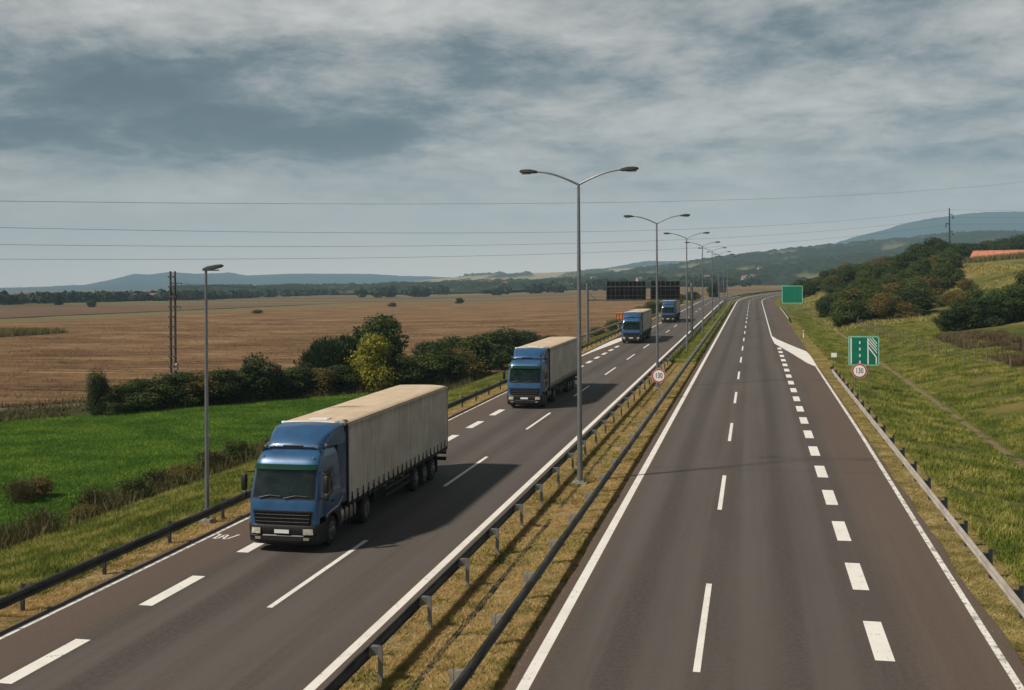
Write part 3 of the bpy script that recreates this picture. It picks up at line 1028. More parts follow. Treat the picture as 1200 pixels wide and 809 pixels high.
for key, seed, n, leaf, mat, kw in (
    ('dark0', 1, 10500, 0.088, 'dark', {}), ('dark1', 2, 10500, 0.088, 'dark', {}),
    ('mid0', 3, 10500, 0.088, 'mid', {}), ('mid1', 4, 10500, 0.088, 'mid', {}),
    ('rust0', 5, 10500, 0.088, 'rust', {}), ('rust1', 6, 10500, 0.088, 'rust', {}),
    ('gold0', 7, 11000, 0.085, 'gold', dict(lobes=20)), ('bright0', 8, 8500, 0.10, 'bright', {}),
    ('willow0', 9, 9000, 0.08, 'willow', dict(droop=True, lobes=12)),
    ('cone0', 10, 10000, 0.07, 'dark', dict(columnar=True, lobes=18)),
    ('dry0', 11, 2400, 0.10, 'dry', dict(droop=True)),
):
    plant_proto(key, seed, 4.0, 4.0, n, leaf, LEAF[mat], **kw)
for key, seed, n, leaf, mat, kw in (
    ('tree0', 21, 13000, 0.13, 'dark', dict(lobes=20)), ('tree1', 22, 13000, 0.13, 'mid', dict(lobes=20)), ('tree2', 23, 13000, 0.13, 'rust', dict(lobes=20))):
    plant_proto(key, seed, 6.0, 7.0, n, leaf, LEAF[mat], trunk=1.5, **kw)

# left hedge and its bushes -------------------------------------------------
rs = random.Random(11)
ORD = ['leftmost', 'second', 'third', 'fourth', 'fifth', 'sixth', 'seventh', 'eighth', 'ninth', 'tenth', 'rightmost']
HG = 'bushes of the hedge beside the green field'
def put(key, name, label, cat, px, Z, w, h, group=None, sink=0.0):
    x, y, z = G(px, Z)
    return plant(key, name, label, cat, x, y, w, h, rs.uniform(0, 6.28), group, sink)

put('cone0', 'bush', 'narrow upright dark bush standing alone at the left end of the hedge', 'bush', 114, 96, 2.7, 4.1)
hedge = [(140, 99, 3.4, 2.6), (163, 100, 4.0, 3.0), (188, 102, 3.8, 3.4), (212, 103, 4.0, 3.5), (236, 104, 4.0, 3.3), (258, 105, 3.8, 3.6),
         (326, 111, 4.2, 2.9), (350, 113, 4.4, 3.2), (374, 114, 4.0, 2.8), (396, 116, 4.2, 3.2), (282, 107, 3.5, 3.0)]
hedge.sort()
for i, (px, Z, w, h) in enumerate(hedge):
    put(('dark0', 'mid1', 'dark1', 'dark0', 'rust1')[i % 5], 'hedge_bush', ORD[i] + ' bush from the left in the dark clipped hedge row between green and brown field', 'bush', px, Z, w * 1.25, h * .88, HG)
put('dark1', 'bush', 'large rounded dark green bush rising above the hedge right of the tall lamp', 'bush', 303, 108, 5.4, 4.4)
put('willow0', 'bush', 'spreading grey green feathery bush behind the hedge, left of the dark tree', 'bush', 386, 122, 7.0, 5.6)
put('willow0', 'bush', 'second feathery grey green bush tucked against the dark tree', 'bush', 410, 128, 6.0, 5.6)
put('tree0', 'tree', 'dark rounded tree, the tallest one above the hedge', 'tree', 447, 130, 7.4, 8.0)
put('gold0', 'bush', 'yellow green bush in front of the dark tree', 'bush', 436, 117, 4.9, 6.1)
put('mid0', 'bush', 'low olive bush right of the yellow green bush', 'bush', 474, 118, 4.4, 3.6)
rb = [(498, 121, 5.0, 3.6), (520, 127, 5.4, 4.2), (541, 133, 5.6, 4.6), (560, 140, 5.6, 4.8), (577, 150, 6.0, 5.0), (594, 160, 6.2, 5.2), (505, 136, 5.0, 4.4), (530, 146, 5.6, 4.6),
      (612, 172, 5.5, 4.2), (628, 184, 5.0, 3.4)]
rb.sort()
for i, (px, Z, w, h) in enumerate(rb):
    put(('mid1', 'dark0', 'dark1', 'dark0', 'rust0')[i % 5], 'roadside_bush', ORD[i] + ' dense dark bush from the left in the thicket along the left guardrail', 'bush', px, Z, w * 1.2, h * .95, 'bushes of the thicket behind the left guardrail')
for i, (px, Z, w, h) in enumerate([(645, 200, 4, 1.8), (660, 196, 4, 1.6), (640, 180, 3, 1.5), (700, 215, 4, 2.0), (716, 226, 3.5, 2.4), (735, 262, 6, 2.4), (752, 270, 6, 3.0), (765, 282, 7, 3.4), (780, 320, 7, 2.6), (795, 345, 7, 3.0), (812, 380, 7, 3.0)]):
    put(('rust1', 'mid0', 'rust0')[i % 3], 'roadside_bush', ORD[i] + ' low scrubby bush from the left between harvested field and far guardrail', 'bush', px, Z, w, h, 'low bushes along the far edge of the field')
put('dark0', 'tree', 'dark round tree beside the far end of the left carriageway', 'tree', 835.5, 425, 5.4, 5.6)
for i, (px, Z, w, h, lab) in enumerate([
        (18, 57.0, 2.0, 1.25, 'dark dry shrub at the far left in the green field'), (36, 58.5, 1.9, 1.3, 'brown dry shrub in the green field, right of the darker one'),
        (538, 690, 7, 3.4, 'small lone dark bush on the pale strip of the plain'), (300, 468, 5.5, 1.9, 'low dark mound of weeds out in the harvested field'),
        (460, 610, 6, 2.2, 'tiny lone bush beyond the twin power pole in the plain'), (108, 640, 6.5, 4.6, 'dark rounded bush standing in front of the far treeline'),
        (68, 735, 8.5, 8.5, 'broad dark tree standing forward of the far treeline')]):
    put(('dry0', 'rust0', 'dark0', 'rust0', 'mid0', 'dark1', 'dark0')[i], 'tree' if i == 6 else 'bush', lab, 'tree' if i == 6 else 'bush', px, Z, w, h)

for i, (px, Z, w, h) in enumerate([(62, 51.5, 1.9, 1.1), (96, 53.5, 2.0, 1.1), (130, 56.0, 1.8, 1.2), (176, 58.5, 2.2, 1.25), (206, 61.0, 2.2, 1.4), (236, 64.0, 2.4, 1.4), (262, 67.5, 2.4, 1.5), (285, 71.0, 2.4, 1.5), (306, 75.5, 2.4, 1.4)]):
    x, y, z = G(px, Z)
    plant(('dry0', 'rust0', 'dry0', 'mid0')[i % 4], 'weed_clump', ORD[i] + ' clump from the left of tall brown weeds below the left guardrail slope', 'weeds', -31.0 + rs.uniform(-1.0, .6), y, w, h, rs.uniform(0, 6), 'weed clumps at the foot of the left slope')

# right hillside thicket ----------------------------------------------------
rs = random.Random(4)
RG = 'bushes of the thicket on the right hillside'
keys = ['mid0', 'dark1', 'mid1', 'dark0', 'rust1', 'mid0', 'mid1', 'rust0', 'mid1', 'dark1', 'mid0']
n = 0
spots = []
for s in range(0, 1200):
    px = rs.uniform(903, 1118); Z = rs.choice([rs.uniform(203, 260), rs.uniform(205, 450)])
    x, y, z = G(px, Z)
    s_, off = road_so(x, y); s_ = float(s_); off = float(off)
    lim = float(np.interp(s_, [195, 235, 300, 400, 470], [14.5, 15, 13, 11, 9]))
    if px > 1078 and Z < 245: continue
    if off < lim + 0.5 or off > 62: continue
    if any(hypot(x - a, y - b) < 3.6 for a, b in spots): continue
    spots.append((x, y))
    if len(spots) > 150: break
for (x, y) in spots:
    s_, off = road_so(x, y); off = float(off)
    h = rs.uniform(4.0, 6.6); w = rs.uniform(5.5, 7.5)
    if off < 18: h *= .8
    k = rs.choice(keys)
    plant(k, 'hillside_bush', {'m': 'dense olive green', 'r': 'rust tinted', 'd': 'dark green'}[k[0]] + ' bush ' + ('at the foot' if off < 22 else 'near the crest' if off > 36 else 'in the middle') + ' of the right thicket' + (', by the bend' if y > 370 else ', far half' if y > 320 else ', mid length' if y > 265 else ', nearest the camera'), 'bush', x, y, w, h, rs.uniform(0, 6.28), RG, 0.2)
for i, (px, Z, w, h, k) in enumerate([(1000, 214, 6.5, 6.5, 'tree2'), (1022, 212, 7, 7, 'tree1'), (1046, 214, 7, 6.5, 'tree2'), (1070, 216, 6.5, 6.0, 'tree1'), (1095, 330, 10, 10, 'tree0'), (1078, 335, 10, 9, 'tree0'), (1060, 300, 8, 7.5, 'tree0'),
                                       (1106, 322, 8, 8.5, 'tree0')]):
    x, y, z = G(px, Z)
    plant(k, 'tree', ORD[(0, 1, 2, 3, 6, 5, 4, 7)[i]] + ' small leafy tree from the left rising out of the right hillside thicket', 'tree', x, y, w, h, rs.uniform(0, 6.28), 'small trees of the right thicket')
for i, (px, Z, w, h) in enumerate([(1114, 160, 5.0, 3.2), (1130, 161, 6.0, 4.2), (1150, 161, 6.5, 4.4), (1172, 162, 6.0, 4.6), (1194, 163, 6.5, 5.0), (1216, 164, 6.5, 5.0)]):
    put(('dark0', 'dark1')[i % 2], 'hedge_bush', ORD[i] + ' low rounded dark green bush from the left behind the brown scrub', 'bush', px, Z, w, h, 'dark bushes behind the brown scrub')
for i, (px, Z, w, h) in enumerate([(1128, 178, 5, 4.2), (1145, 182, 5.5, 4.8), (1160, 180, 6, 5.0), (1180, 176, 5.5, 5.2), (1205, 176, 6, 5.6), (1138, 196, 5, 4.0), (1118, 205, 5, 4.0)]):
    put(('rust1', 'mid0', 'bright0', 'bright0', 'mid1', 'rust0', 'rust1')[i], 'hillside_bush', ORD[(1, 3, 4, 5, 6, 2, 0)[i]] + ' loose mixed green bush from the left, higher up behind the low dark bushes', 'bush', px, Z, w, h, 'mixed bushes above the dark ones on the right')
for i, (px, Z, w, h) in enumerate([(1088, 262, 5, 3.4), (1103, 250, 4.6, 3.0), (1096, 285, 5.5, 4), (1112, 300, 5, 3.6), (1090, 238, 4, 2.2), (1122, 262, 4.5, 3.0), (1135, 238, 4.4, 3.0), (1107, 226, 4, 2.2)]):
    put(('rust1', 'mid0', 'rust0', 'mid1')[i % 4], 'hillside_bush', ORD[(0, 3, 2, 5, 1, 6, 7, 4)[i]] + ' small loose bush from the left in the grassy gap beside the thicket', 'bush', px, Z, w, h, 'small bushes in the grassy gap')
for i, (px, Z, w, h) in enumerate([(1118, 450, 12, 9), (1132, 470, 13, 9), (1148, 520, 14, 10), (1163, 520, 15, 11), (1180, 510, 15, 11), (1196, 500, 15, 12), (1214, 500, 15, 12)]):
    put('tree0', 'tree', ORD[i] + ' dark tree from the left in the row behind the orange roofed building', 'tree', px, Z, w, h, 'trees behind the orange roofed building')


def blades(name, pts, h, w, mat, label=None, lean=0.5, seed=1, kind='stuff', hvar=0.5):
    """grass blades as thin triangles standing on the ground"""
    rs = np.random.RandomState(seed)
    n = len(pts)
    z = terrain(pts[:, 0], pts[:, 1]) - 0.02
    a = rs.rand(n) * 2 * pi
    hh = np.asarray(h) * (1 - hvar + hvar * 1.6 * rs.rand(n))
    ww = w * (0.6 + 0.8 * rs.rand(n))
    dx = np.cos(a) * ww; dy = np.sin(a) * ww
    l = rs.randn(n, 2) * lean * hh[:, None]
    b0 = np.stack([pts[:, 0] - dx, pts[:, 1] - dy, z], 1)
    b1 = np.stack([pts[:, 0] + dx, pts[:, 1] + dy, z], 1)
    tp = np.stack([pts[:, 0] + l[:, 0], pts[:, 1] + l[:, 1], z + hh], 1)
    v = np.stack([b0, b1, tp], 1).reshape(-1, 3)
    o = new_obj(name, v, np.arange(3 * n).reshape(-1, 3), mat)
    tag(o, label, None, None, kind)
    if label: o['category'] = 'grass'
    return o


def region(n, x0, x1, y0, y1, seed, fal=1.0):
    rs = np.random.RandomState(seed)
    y = y0 + (y1 - y0) * rs.rand(n) ** fal
    return np.stack([x0 + (x1 - x0) * rs.rand(n), y], 1)


def clump(p, sc, thr, seed=0.0):
    v = fbm(p[:, 0] * sc + seed, p[:, 1] * sc + seed, 3)
    return p[v > thr]


def in_view(p, m=60):
    Xc = p[:, 0] * CP + p[:, 1] * SP; Zc = -p[:, 0] * SP + p[:, 1] * CP
    px = 600 + F * Xc / np.maximum(Zc, 1)
    return p[(px > -m) & (px < 1200 + m) & (Zc > 15)]


# median
p = in_view(region(460000, -9.36, -5.46, 19, 125, 1, 1.7))
blades('median_grass', clump(p, 1.6, 0.33), 0.085, 0.011, GM['dry'], 'short straw coloured grass covering the median between the guardrails', 1.1, 2)
p = in_view(region(26000, -9.1, -5.7, 19, 130, 3, 1.4))
blades('median_grass', clump(p, 0.6, 0.46, 4), 0.15, 0.02, GM['green'], 'greener tufts growing in the straw coloured median', 0.8, 4)
p = in_view(region(40000, -9.1, -5.8, 120, 330, 5, 1.2))
blades('median_grass', p, 0.28, 0.05, GM['green'], 'taller green weeds in the far part of the median', 0.6, 6)
# left verge
p = in_view(region(120000, -20.9, -19.3, 28, 150, 7, 1.5))
blades('verge_grass', clump(p, 1.2, 0.30), 0.09, 0.014, GM['dry'], 'dry yellow grass strip under the left guardrail', 1.0, 8)
p = in_view(region(380000, -31.2, -20.5, 30, 190, 9, 1.5))
blades('verge_grass', clump(p, 0.6, 0.28), 0.20, 0.018, GM['green'], 'rough green grass on the slope behind the left guardrail', 0.6, 10)
p = in_view(region(26000, -33.0, -28.0, 34, 120, 11, 1.2))
p = p[np.abs(p[:, 0] + 30.9) < 1.9 * (0.25 + 0.75 * np.random.RandomState(1).rand(len(p)))]
blades('dry_weeds', clump(p, 0.35, 0.42, 8), 0.85, 0.04, GM['weed'], 'tall brown weeds along the foot of the left slope', 0.35, 12)
# crop
p = in_view(region(330000, -64, -32, 42, 116, 13, 1.2))
hlv = -(p[:, 0] + 53) * 0.80 + (p[:, 1] - 86) * 0.60
p = p[hlv < 1.5]
blades('crop_grass', p, 0.12, 0.022, GM['crop'], 'young bright green crop in the field left of the motorway', 0.8, 14)
p = in_view(region(90000, -110, -30, 60, 150, 15, 1.0))
hlv = -(p[:, 0] + 53) * 0.80 + (p[:, 1] - 86) * 0.60
p = p[(hlv > 1.0) & (hlv < 14.5)]
blades('rough_grass', clump(p, 0.15, 0.40), 0.45, 0.05, GM['weed'], 'rough mixed grass between the hedge and the harvested field', 0.5, 16)
# stubble close to the hedge
p = in_view(region(120000, -190, -36, 95, 330, 17, 1.3))
hlv = -(p[:, 0] + 53) * 0.80 + (p[:, 1] - 86) * 0.60
p = p[hlv > 14]
blades('stubble', clump(p, 0.5, 0.42), 0.22, 0.05, grassmat('stubble straw', [(0.10, 0.065, 0.035), (0.22, 0.15, 0.08), (0.40, 0.31, 0.19)], 0.05), 'straw coloured stubble of the harvested field', 0.9, 18)
# standing corn patch
p = region(14000, -236, -203, 232, 246, 19)
x0, y0, _ = G(28, 262)
p = np.stack([x0 + (np.random.RandomState(3).rand(9000) - .9) * 26, y0 + (np.random.RandomState(4).rand(9000) - .5) * 26], 1)
blades('maize', p, 1.4, 0.10, GM['corn'], 'small uncut strip of maize left in the harvested field', 0.15, 20)
x0, y0, _ = G(1190, 372)
rq = np.random.RandomState(31)
p = np.stack([x0 + (rq.rand(9000) - .5) * 46, y0 + (rq.rand(9000) - .5) * 9 - (rq.rand(9000)) * 1], 1)
blades('tall_grass', p, 2.0, 0.10, GM['corn'], 'strip of tall dry growth in front of the orange roofed building', 0.15, 32)
# right verge
p = in_view(region(120000, 5.98, 8.1, 30, 215, 21, 1.6))
blades('verge_grass', clump(p, 0.9, 0.30), 0.08, 0.014, GM['rdry'], 'short straw coloured grass strip beside the right guardrail', 1.0, 22)
p = in_view(region(420000, 7.7, 26.5, 34, 260, 23, 1.35))
p = p[np.abs(p[:, 0] - 13.9) > 0.45]
blades('verge_grass', clump(p, 0.35, 0.31, 2), 0.24, 0.022, GM['green'], 'long green and straw grass on the right verge', 0.55, 24)
p = in_view(region(50000, 23, 31, 70, 160, 25, 1.0))
blades('scrub', clump(p, 0.3, 0.43), 0.62, 0.04, GM['scrub'], 'reddish brown scrub beyond the fence on the right', 0.35, 26)
p = in_view(region(60000, 12, 62, 200, 420, 27, 1.2))
blades('hillside_grass', clump(p, 0.15, 0.42, 3), 0.55, 0.07, GM['rdry'], 'dry grass on the right hillside', 0.5, 28)


# far treelines: masses nobody could count ------------------------------------
def far_trees(name, label, spots, seed, nleaf=70, leaf=0.9):
    rs = np.random.RandomState(seed)
    V = []
    for (x, y, w, h) in spots:
        z = T(x, y)
        n = nleaf
        u = rs.rand(n)
        d = rs.randn(n, 3); d /= np.linalg.norm(d, axis=1)[:, None]
        c = np.stack([d[:, 0] * w / 2 * .9, d[:, 1] * w / 2 * .9, h * .55 + d[:, 2] * h * .45], 1)
        c *= (0.8 + 0.3 * rs.rand(n))[:, None]
        c[:, 2] = np.maximum(c[:, 2], 0.3)
        c += np.array([x, y, z])
        nn = d + rs.randn(n, 3) * .4; nn /= np.linalg.norm(nn, axis=1)[:, None]
        a = np.cross(nn, rs.randn(n, 3)); a /= np.linalg.norm(a, axis=1)[:, None]
        b = np.cross(nn, a)
        s1 = leaf * (.6 + .8 * rs.rand(n))[:, None] * (w / 8)
        V.append(np.stack([c - a * s1, c - b * s1 * .7, c + a * s1, c + b * s1 * .7], 1).reshape(-1, 3))
    V = np.vstack(V)
    o = new_obj(name, V, np.arange(len(V)).reshape(-1, 4), LEAF['far'])
    tag(o, label, 'trees', None, 'stuff')
    return o


rs = random.Random(8)
sp_ = []
for i in range(620):
    px = rs.uniform(-160, 560)
    Z = float(np.interp(px, [-160, 0, 250, 520], [660, 745, 1000, 1900])) * rs.uniform(1.0, 1.18)
    x, y, z = G(px, Z)
    sp_.append((x, y, rs.uniform(8, 14), rs.uniform(3.5, 7.8)))
far_trees('distant_treeline', 'hazy line of trees along the far left edge of the plain', sp_, 1, 70, 1.3)
sp_ = []
for i in range(380):
    px = rs.uniform(420, 900)
    Z = rs.choice([1150, 1300, 1420, 1700]) * rs.uniform(.97, 1.05)
    if float(vnoise(px / 14.0, Z / 300)) < .42: continue
    x, y, z = G(px, Z)
    sp_.append((x, y, rs.uniform(9, 16), rs.uniform(6, 11)))
far_trees('distant_treeline', 'broken rows of trees at the foot of the hills in the middle distance', sp_, 2, 60, 1.2)


# ------------------------------------------------------------------ guardrails
def w_beam(s0, s1, off, face, ztop, ds, parent, mat, flare0=0.0, flare1=0.0):
    """W-profile beam swept along the road; face = +1 bulges to larger offset"""
    prof = [(0, 0.0), (0.055, -0.02), (0.08, -0.06), (0.08, -0.10), (0.015, -0.145), (0.015, -0.165), (0.08, -0.21), (0.08, -0.25), (0.055, -0.29), (0, -0.31)]
    prof = prof + [(a - 0.012, b) for a, b in prof[::-1]]
    n = max(2, int((s1 - s0) / ds))
    rings = []
    for i in range(n + 1):
        s = s0 + (s1 - s0) * i / n
        ext = 0.0
        drop = 0.0
        if flare1 and s > s1 - 6: 
            q = (s - (s1 - 6)) / 6; ext = flare1 * q * q; drop = 0.25 * q * q
        ring = []
        for a, b in prof:
            x, y, z = road_pt(s, off + face * a + ext)
            ring.append((x, y, z + ztop + b - drop))
        rings.append(ring)
    mb = MB(); mb.loft(rings, True, True)
    # overlapping end laps where the beam lengths are bolted together
    s = s0 + 2.0
    while s < min(s1 - 7, 190):
        rr_ = []
        for ss in (s, s + .32):
            rr_.append([(lambda q: (q[0], q[1], q[2] + ztop + b))(road_pt(ss, off + face * (a + (.006 if k_ < 10 else -.006)))) for k_, (a, b) in enumerate(prof)])
        mb.loft(rr_, True, True)
        for bz in (-.06, -.25):
            for ss in (s + .06, s + .26):
                q = road_pt(ss, off + face * .09)
                mb.disc((q[0], q[1], q[2] + ztop + bz - .02), .018, 'x', 6, .03)
        s += 4.1
    return mb.build('beam', mat, parent)


def guardrail(label, s0, s1, off, face, boff, post_mat, beam_mat, step=4.1, maxp=100, ztop=0.75, flare1=0.0, post_top=0.0, phase=0.0, group=None):
    g = thing('guardrail', label, 'guardrail', (0, 0, 0), 0, group)
    w_beam(s0, s1, off, face, ztop, 4.0, g, beam_mat, flare1=flare1)
    s = s0 + phase + 0.8
    proto = None
    k = 0
    while s < s1 - 0.4 and k < maxp:
        x, y, z = road_pt(s, off)
        if proto is None:
            mb = MB()
            # C-section post with a spacer bracket towards the beam
            lx = boff
            mb.box(lx - .05, lx + .05, -.065, -.058, -0.95, 0 + post_top)
            mb.box(lx - .05, lx - .043, -.058, .058, -0.95, 0 + post_top)
            mb.box(lx + .043, lx + .05, -.058, .0, -0.95, 0 + post_top)
            proto = mb.build('post', post_mat, g)
            me = proto.data
            mb = MB()
            sg = 1 if lx > 0 else -1
            a_, b_ = sorted((0.004 * sg + (0 if True else 0), lx - .05 * sg))
            vs = [(a_, -.10, -.03), (a_, .10, -.03), (a_, .10, -.27), (a_, -.10, -.27), (b_, -.055, -.03), (b_, .055, -.03), (b_, .055, -.22), (b_, -.055, -.22)]
            if sg < 0:
                vs = [(b_ - 0.0, -.10, -.03), (b_, .10, -.03), (b_, .10, -.27), (b_, -.10, -.27), (a_, -.055, -.03), (a_, .055, -.03), (a_, .055, -.22), (a_, -.055, -.22)]
            mb.add(vs, [(0, 1, 2, 3), (4, 7, 6, 5), (0, 4, 5, 1), (1, 5, 6, 2), (2, 6, 7, 3), (3, 7, 4, 0)])
            br = mb.build('bracket', post_mat, proto)
            po = proto
        else:
            po = proto.copy(); COL.objects.link(po); po.parent = g
            b2 = br.copy(); COL.objects.link(b2); b2.parent = po
        a = 0 if s <= YC else -(s - YC) / RC
        po.location = (x, y, z + ztop)
        po.rotation_euler = (0, 0, a)
        s += step; k += 1
    return g


guardrail('dark steel guardrail on the left side of the median, posts facing the grass', 14, 560, -8.72, -1, 0.26, M['galv'], M['rail'], maxp=98, phase=2.2)
guardrail('dark steel guardrail on the right side of the median beside the empty carriageway', 14, 700, -6.16, 1, -0.28, M['post_pale'], M['rail'], maxp=98, phase=1.0)
guardrail('guardrail along the left shoulder, in front of the green slope', 14, 240, -19.68, 1, -0.30, M['rail'], M['rail'], step=4.1, phase=1.3)
guardrail('short second guardrail further out behind the left one near the sign gantry', 128, 215, -23.0, 1, -0.30, M['rail'], M['rail_pale'], step=4.1)
guardrail('pale guardrail along the right verge with dark posts, ending at the green sign', 14, 108, 6.72, -1, 0.27, M['post_dark'], M['rail_pale'], phase=1.6, flare1=0.45, post_top=0.10)
guardrail('short piece of pale guardrail below the large blank green sign', 216, 290, 6.35, -1, 0.27, M['post_dark'], M['rail_pale'], flare1=0.3)


# ------------------------------------------------------------------ lamps
def make_double_lamp(H=13.35):
    t = thing('street_lamp', 'x', 'street lamp')
    mb = MB(); mb.tube([(0, 0, 0.0), (0, 0, .5), (0, 0, H * .5), (0, 0, H)], [.125, .12, .095, .062], 14)
    mb.build('pole', M['pole'], t, True)
    mb = MB(); mb.box(-.22, .22, -.22, .22, -.10, .03, .02); mb.box(-.32, .32, -.32, .32, -.4, -.03)
    for a in (-1, 1):
        for b in (-1, 1):
            mb.disc((a * .17, b * .17, .05), .022, 'z', 8, .06)
    mb.build('base', M['concrete'], t)
    for sg in (-1, 1):
        L = 2.0
        pts = []
        for k in range(9):
            u = k / 8
            pts.append((sg * L * u, 0, H - 0.05 + 0.62 * sin(u * pi / 2)))
        mb = MB(); mb.tube(pts, [.05 - .012 * k / 8 for k in range(9)], 8)
        arm = mb.build('arm', M['pole'], t, True)
        x0 = sg * (L - .12); z0 = H + 0.57
        tilt = 0.05
        rings = []
        for (u, w, h0, h1) in ((0, .07, -.05, .04), (.12, .13, -.07, .07), (.35, .17, -.08, .10), (.65, .16, -.08, .09), (.82, .11, -.06, .05), (.86, .05, -.03, .02)):
            x = x0 + sg * u * 0.95
            zz = z0 + tilt * u
            rings.append([(x, -w, zz + h0 * .6), (x, -w * .7, zz + h0), (x, w * .7, zz + h0), (x, w, zz + h0 * .6), (x, w, zz + h1 * .5), (x, w * .5, zz + h1), (x, -w * .5, zz + h1), (x, -w, zz + h1 * .5)])
        mb = MB(); mb.loft(rings, True, True)
        hd = mb.build('lamp_head', M['head'], t, True)
        mb = MB(); mb.box(min(x0 + sg * .3, x0 + sg * .72), max(x0 + sg * .3, x0 + sg * .72), -.10, .10, z0 - .095, z0 - .05, .01)
        mb.build('lamp_glass', M['lens'], hd)
    return t


lamp0 = make_double_lamp()
lamp_lab = ['tall double-armed street lamp on the median, nearest and largest of its row', 'double-armed street lamp behind the small round speed sign on the median',
            'third double-armed lamp of the median row, left of the gantry post', 'double-armed median lamp just beyond the right post of the sign gantry',
            'fifth double-armed lamp along the median, beyond the gantry', 'sixth double-armed lamp along the median, close to its neighbours',
            'seventh double-armed lamp, small and far along the median', 'farthest double-armed lamp visible on the median before the bend']
for i in range(8):
    Zl = 51.3 + 41.5 * i
    o = lamp0 if i == 0 else copy_tree(lamp0)
    xo = -7.66
    Y = (Zl + xo * SP) / CP
    x, y, z = road_pt(Y, xo)
    o.location = (x, y, T(x, y) + 0.12)
    o['label'] = lamp_lab[i]
    o['group'] = 'double street lamps along the median'

# single lamp on the left
xl, yl = -20.30, 40.0
lt = thing('street_lamp', 'single-headed tall grey lamp post behind the left guardrail', 'street lamp', (xl, yl, T(xl, yl) + .1))
H = 9.45
mb = MB(); mb.tube([(0, 0, 0), (0, 0, .5), (0, 0, H * .5), (0, 0, H)], [.09, .085, .07, .05], 14); mb.build('pole', M['pole'], lt, True)
mb = MB(); mb.box(-.26, .26, -.26, .26, -.3, .06, .03); mb.build('base', M['concrete'], lt)
rings = []
for (u, w, h0, h1) in ((-.12, .06, -.04, .05), (0, .09, -.07, .08), (.12, .12, -.06, .10), (.42, .14, -.05, .10), (.62, .12, -.03, .08), (.70, .05, 0, .04)):
    x = u; zz = H + .05 + u * .16
    rings.append([(x, -w, zz + h0), (x, w, zz + h0), (x, w, zz + h1 * .5), (x, w * .5, zz + h1), (x, -w * .5, zz + h1), (x, -w, zz + h1 * .5)])
mb = MB(); mb.loft(rings, True, True); hd = mb.build('lamp_head', M['head'], lt, True)
mb = MB(); mb.box(.12, .5, -.09, .09, H - .015, H + .03); mb.build('lamp_glass', M['lens'], hd)


# ------------------------------------------------------------------ signs
def text_obj(txt, size, mat, parent, loc, xs=0.72):
    cu = bpy.data.curves.new('t', 'FONT')
    cu.body = txt
    cu.size = size
    cu.align_x = 'CENTER'; cu.align_y = 'CENTER'
    cu.extrude = 0.002
    cu.offset = 0.012 * size
    cu.space_character = 1.02
    tmp = bpy.data.objects.new('t', cu)
    COL.objects.link(tmp)
    dg = bpy.context.evaluated_depsgraph_get()
    me = bpy.data.meshes.new_from_object(tmp.evaluated_get(dg))
    bpy.data.objects.remove(tmp)
    bpy.data.curves.remove(cu)
    me.transform(Matrix.Rotation(R(90), 4, 'X') @ Matrix.Diagonal((xs, 1, 1, 1)))
    me.materials.clear(); me.materials.append(mat)
    o = bpy.data.objects.new('speed_number', me)
    COL.objects.link(o)
    o.parent = parent
    o.location = loc
    return o


def speed_sign(label, x, y, zc_, r, rz=0.0, z0=None):
    zb = T(x, y)
    t = thing('speed_limit_sign', label, 'road sign', (x, y, zb), rz)
    mb = MB(); mb.tube([(0, .05, -.4), (0, .05, zc_ + r * .5)], .03, 10); mb.build('post', M['galv'], t, True)
    mb = MB(); mb.disc((0, 0, zc_), r, 'y', 48, .02); disc = mb.build('disc', M['red'], t)
    mb = MB(); mb.disc((0, -.014, zc_), r * .80, 'y', 48, .008); mb.build('white_field', M['white'], disc)
    mb = MB(); mb.disc((0, .0, zc_), r * 1.03, 'y', 48, .012); mb.build('rim', M['white'], disc)
    text_obj('130', r * 1.02, M['ink'], disc, (0, -.022, zc_), .70)
    return t


def at_road(Z, off):
    Y = (Z + off * SP) / CP
    return road_pt(Y, off)


x, y, z = at_road(84.8, -6.9)
speed_sign('round 130 speed limit sign standing in the median grass', x, y, 1.75, .52, -.03)
x, y, z = at_road(83.6, 7.55)
speed_sign('round 130 speed limit sign behind the right guardrail, below the green lane sign', x, y, 2.05, .52, -.08)

# green lane sign
x, y, z = at_road(93, 8.75)
zb = T(x, y)
gs = thing('lane_sign', 'square green sign with white lines showing the right lane ending', 'road sign', (x, y, zb), -.02)
SW = 1.2; SB = z + 1.62 - zb; ST = SB + 2.38
for px_ in (-.72, .42):
    mb = MB(); mb.tube([(px_, .08, -.5), (px_, .08, ST - .1)], .038, 10); mb.build('post', M['galv'], gs, True)


def rrect(mb, x0, x1, z0, z1, y0, y1, r, seg=5):
    ring = []
    for (cx, cz, a0) in ((x1 - r, z0 + r, -90), (x1 - r, z1 - r, 0), (x0 + r, z1 - r, 90), (x0 + r, z0 + r, 180)):
        for k in range(seg + 1):
            a = R(a0 + 90 * k / seg)
            ring.append((cx + r * cos(a), cz + r * sin(a)))
    mb.loft([[(a, y0, b) for a, b in ring], [(a, y1, b) for a, b in ring]], True, True)


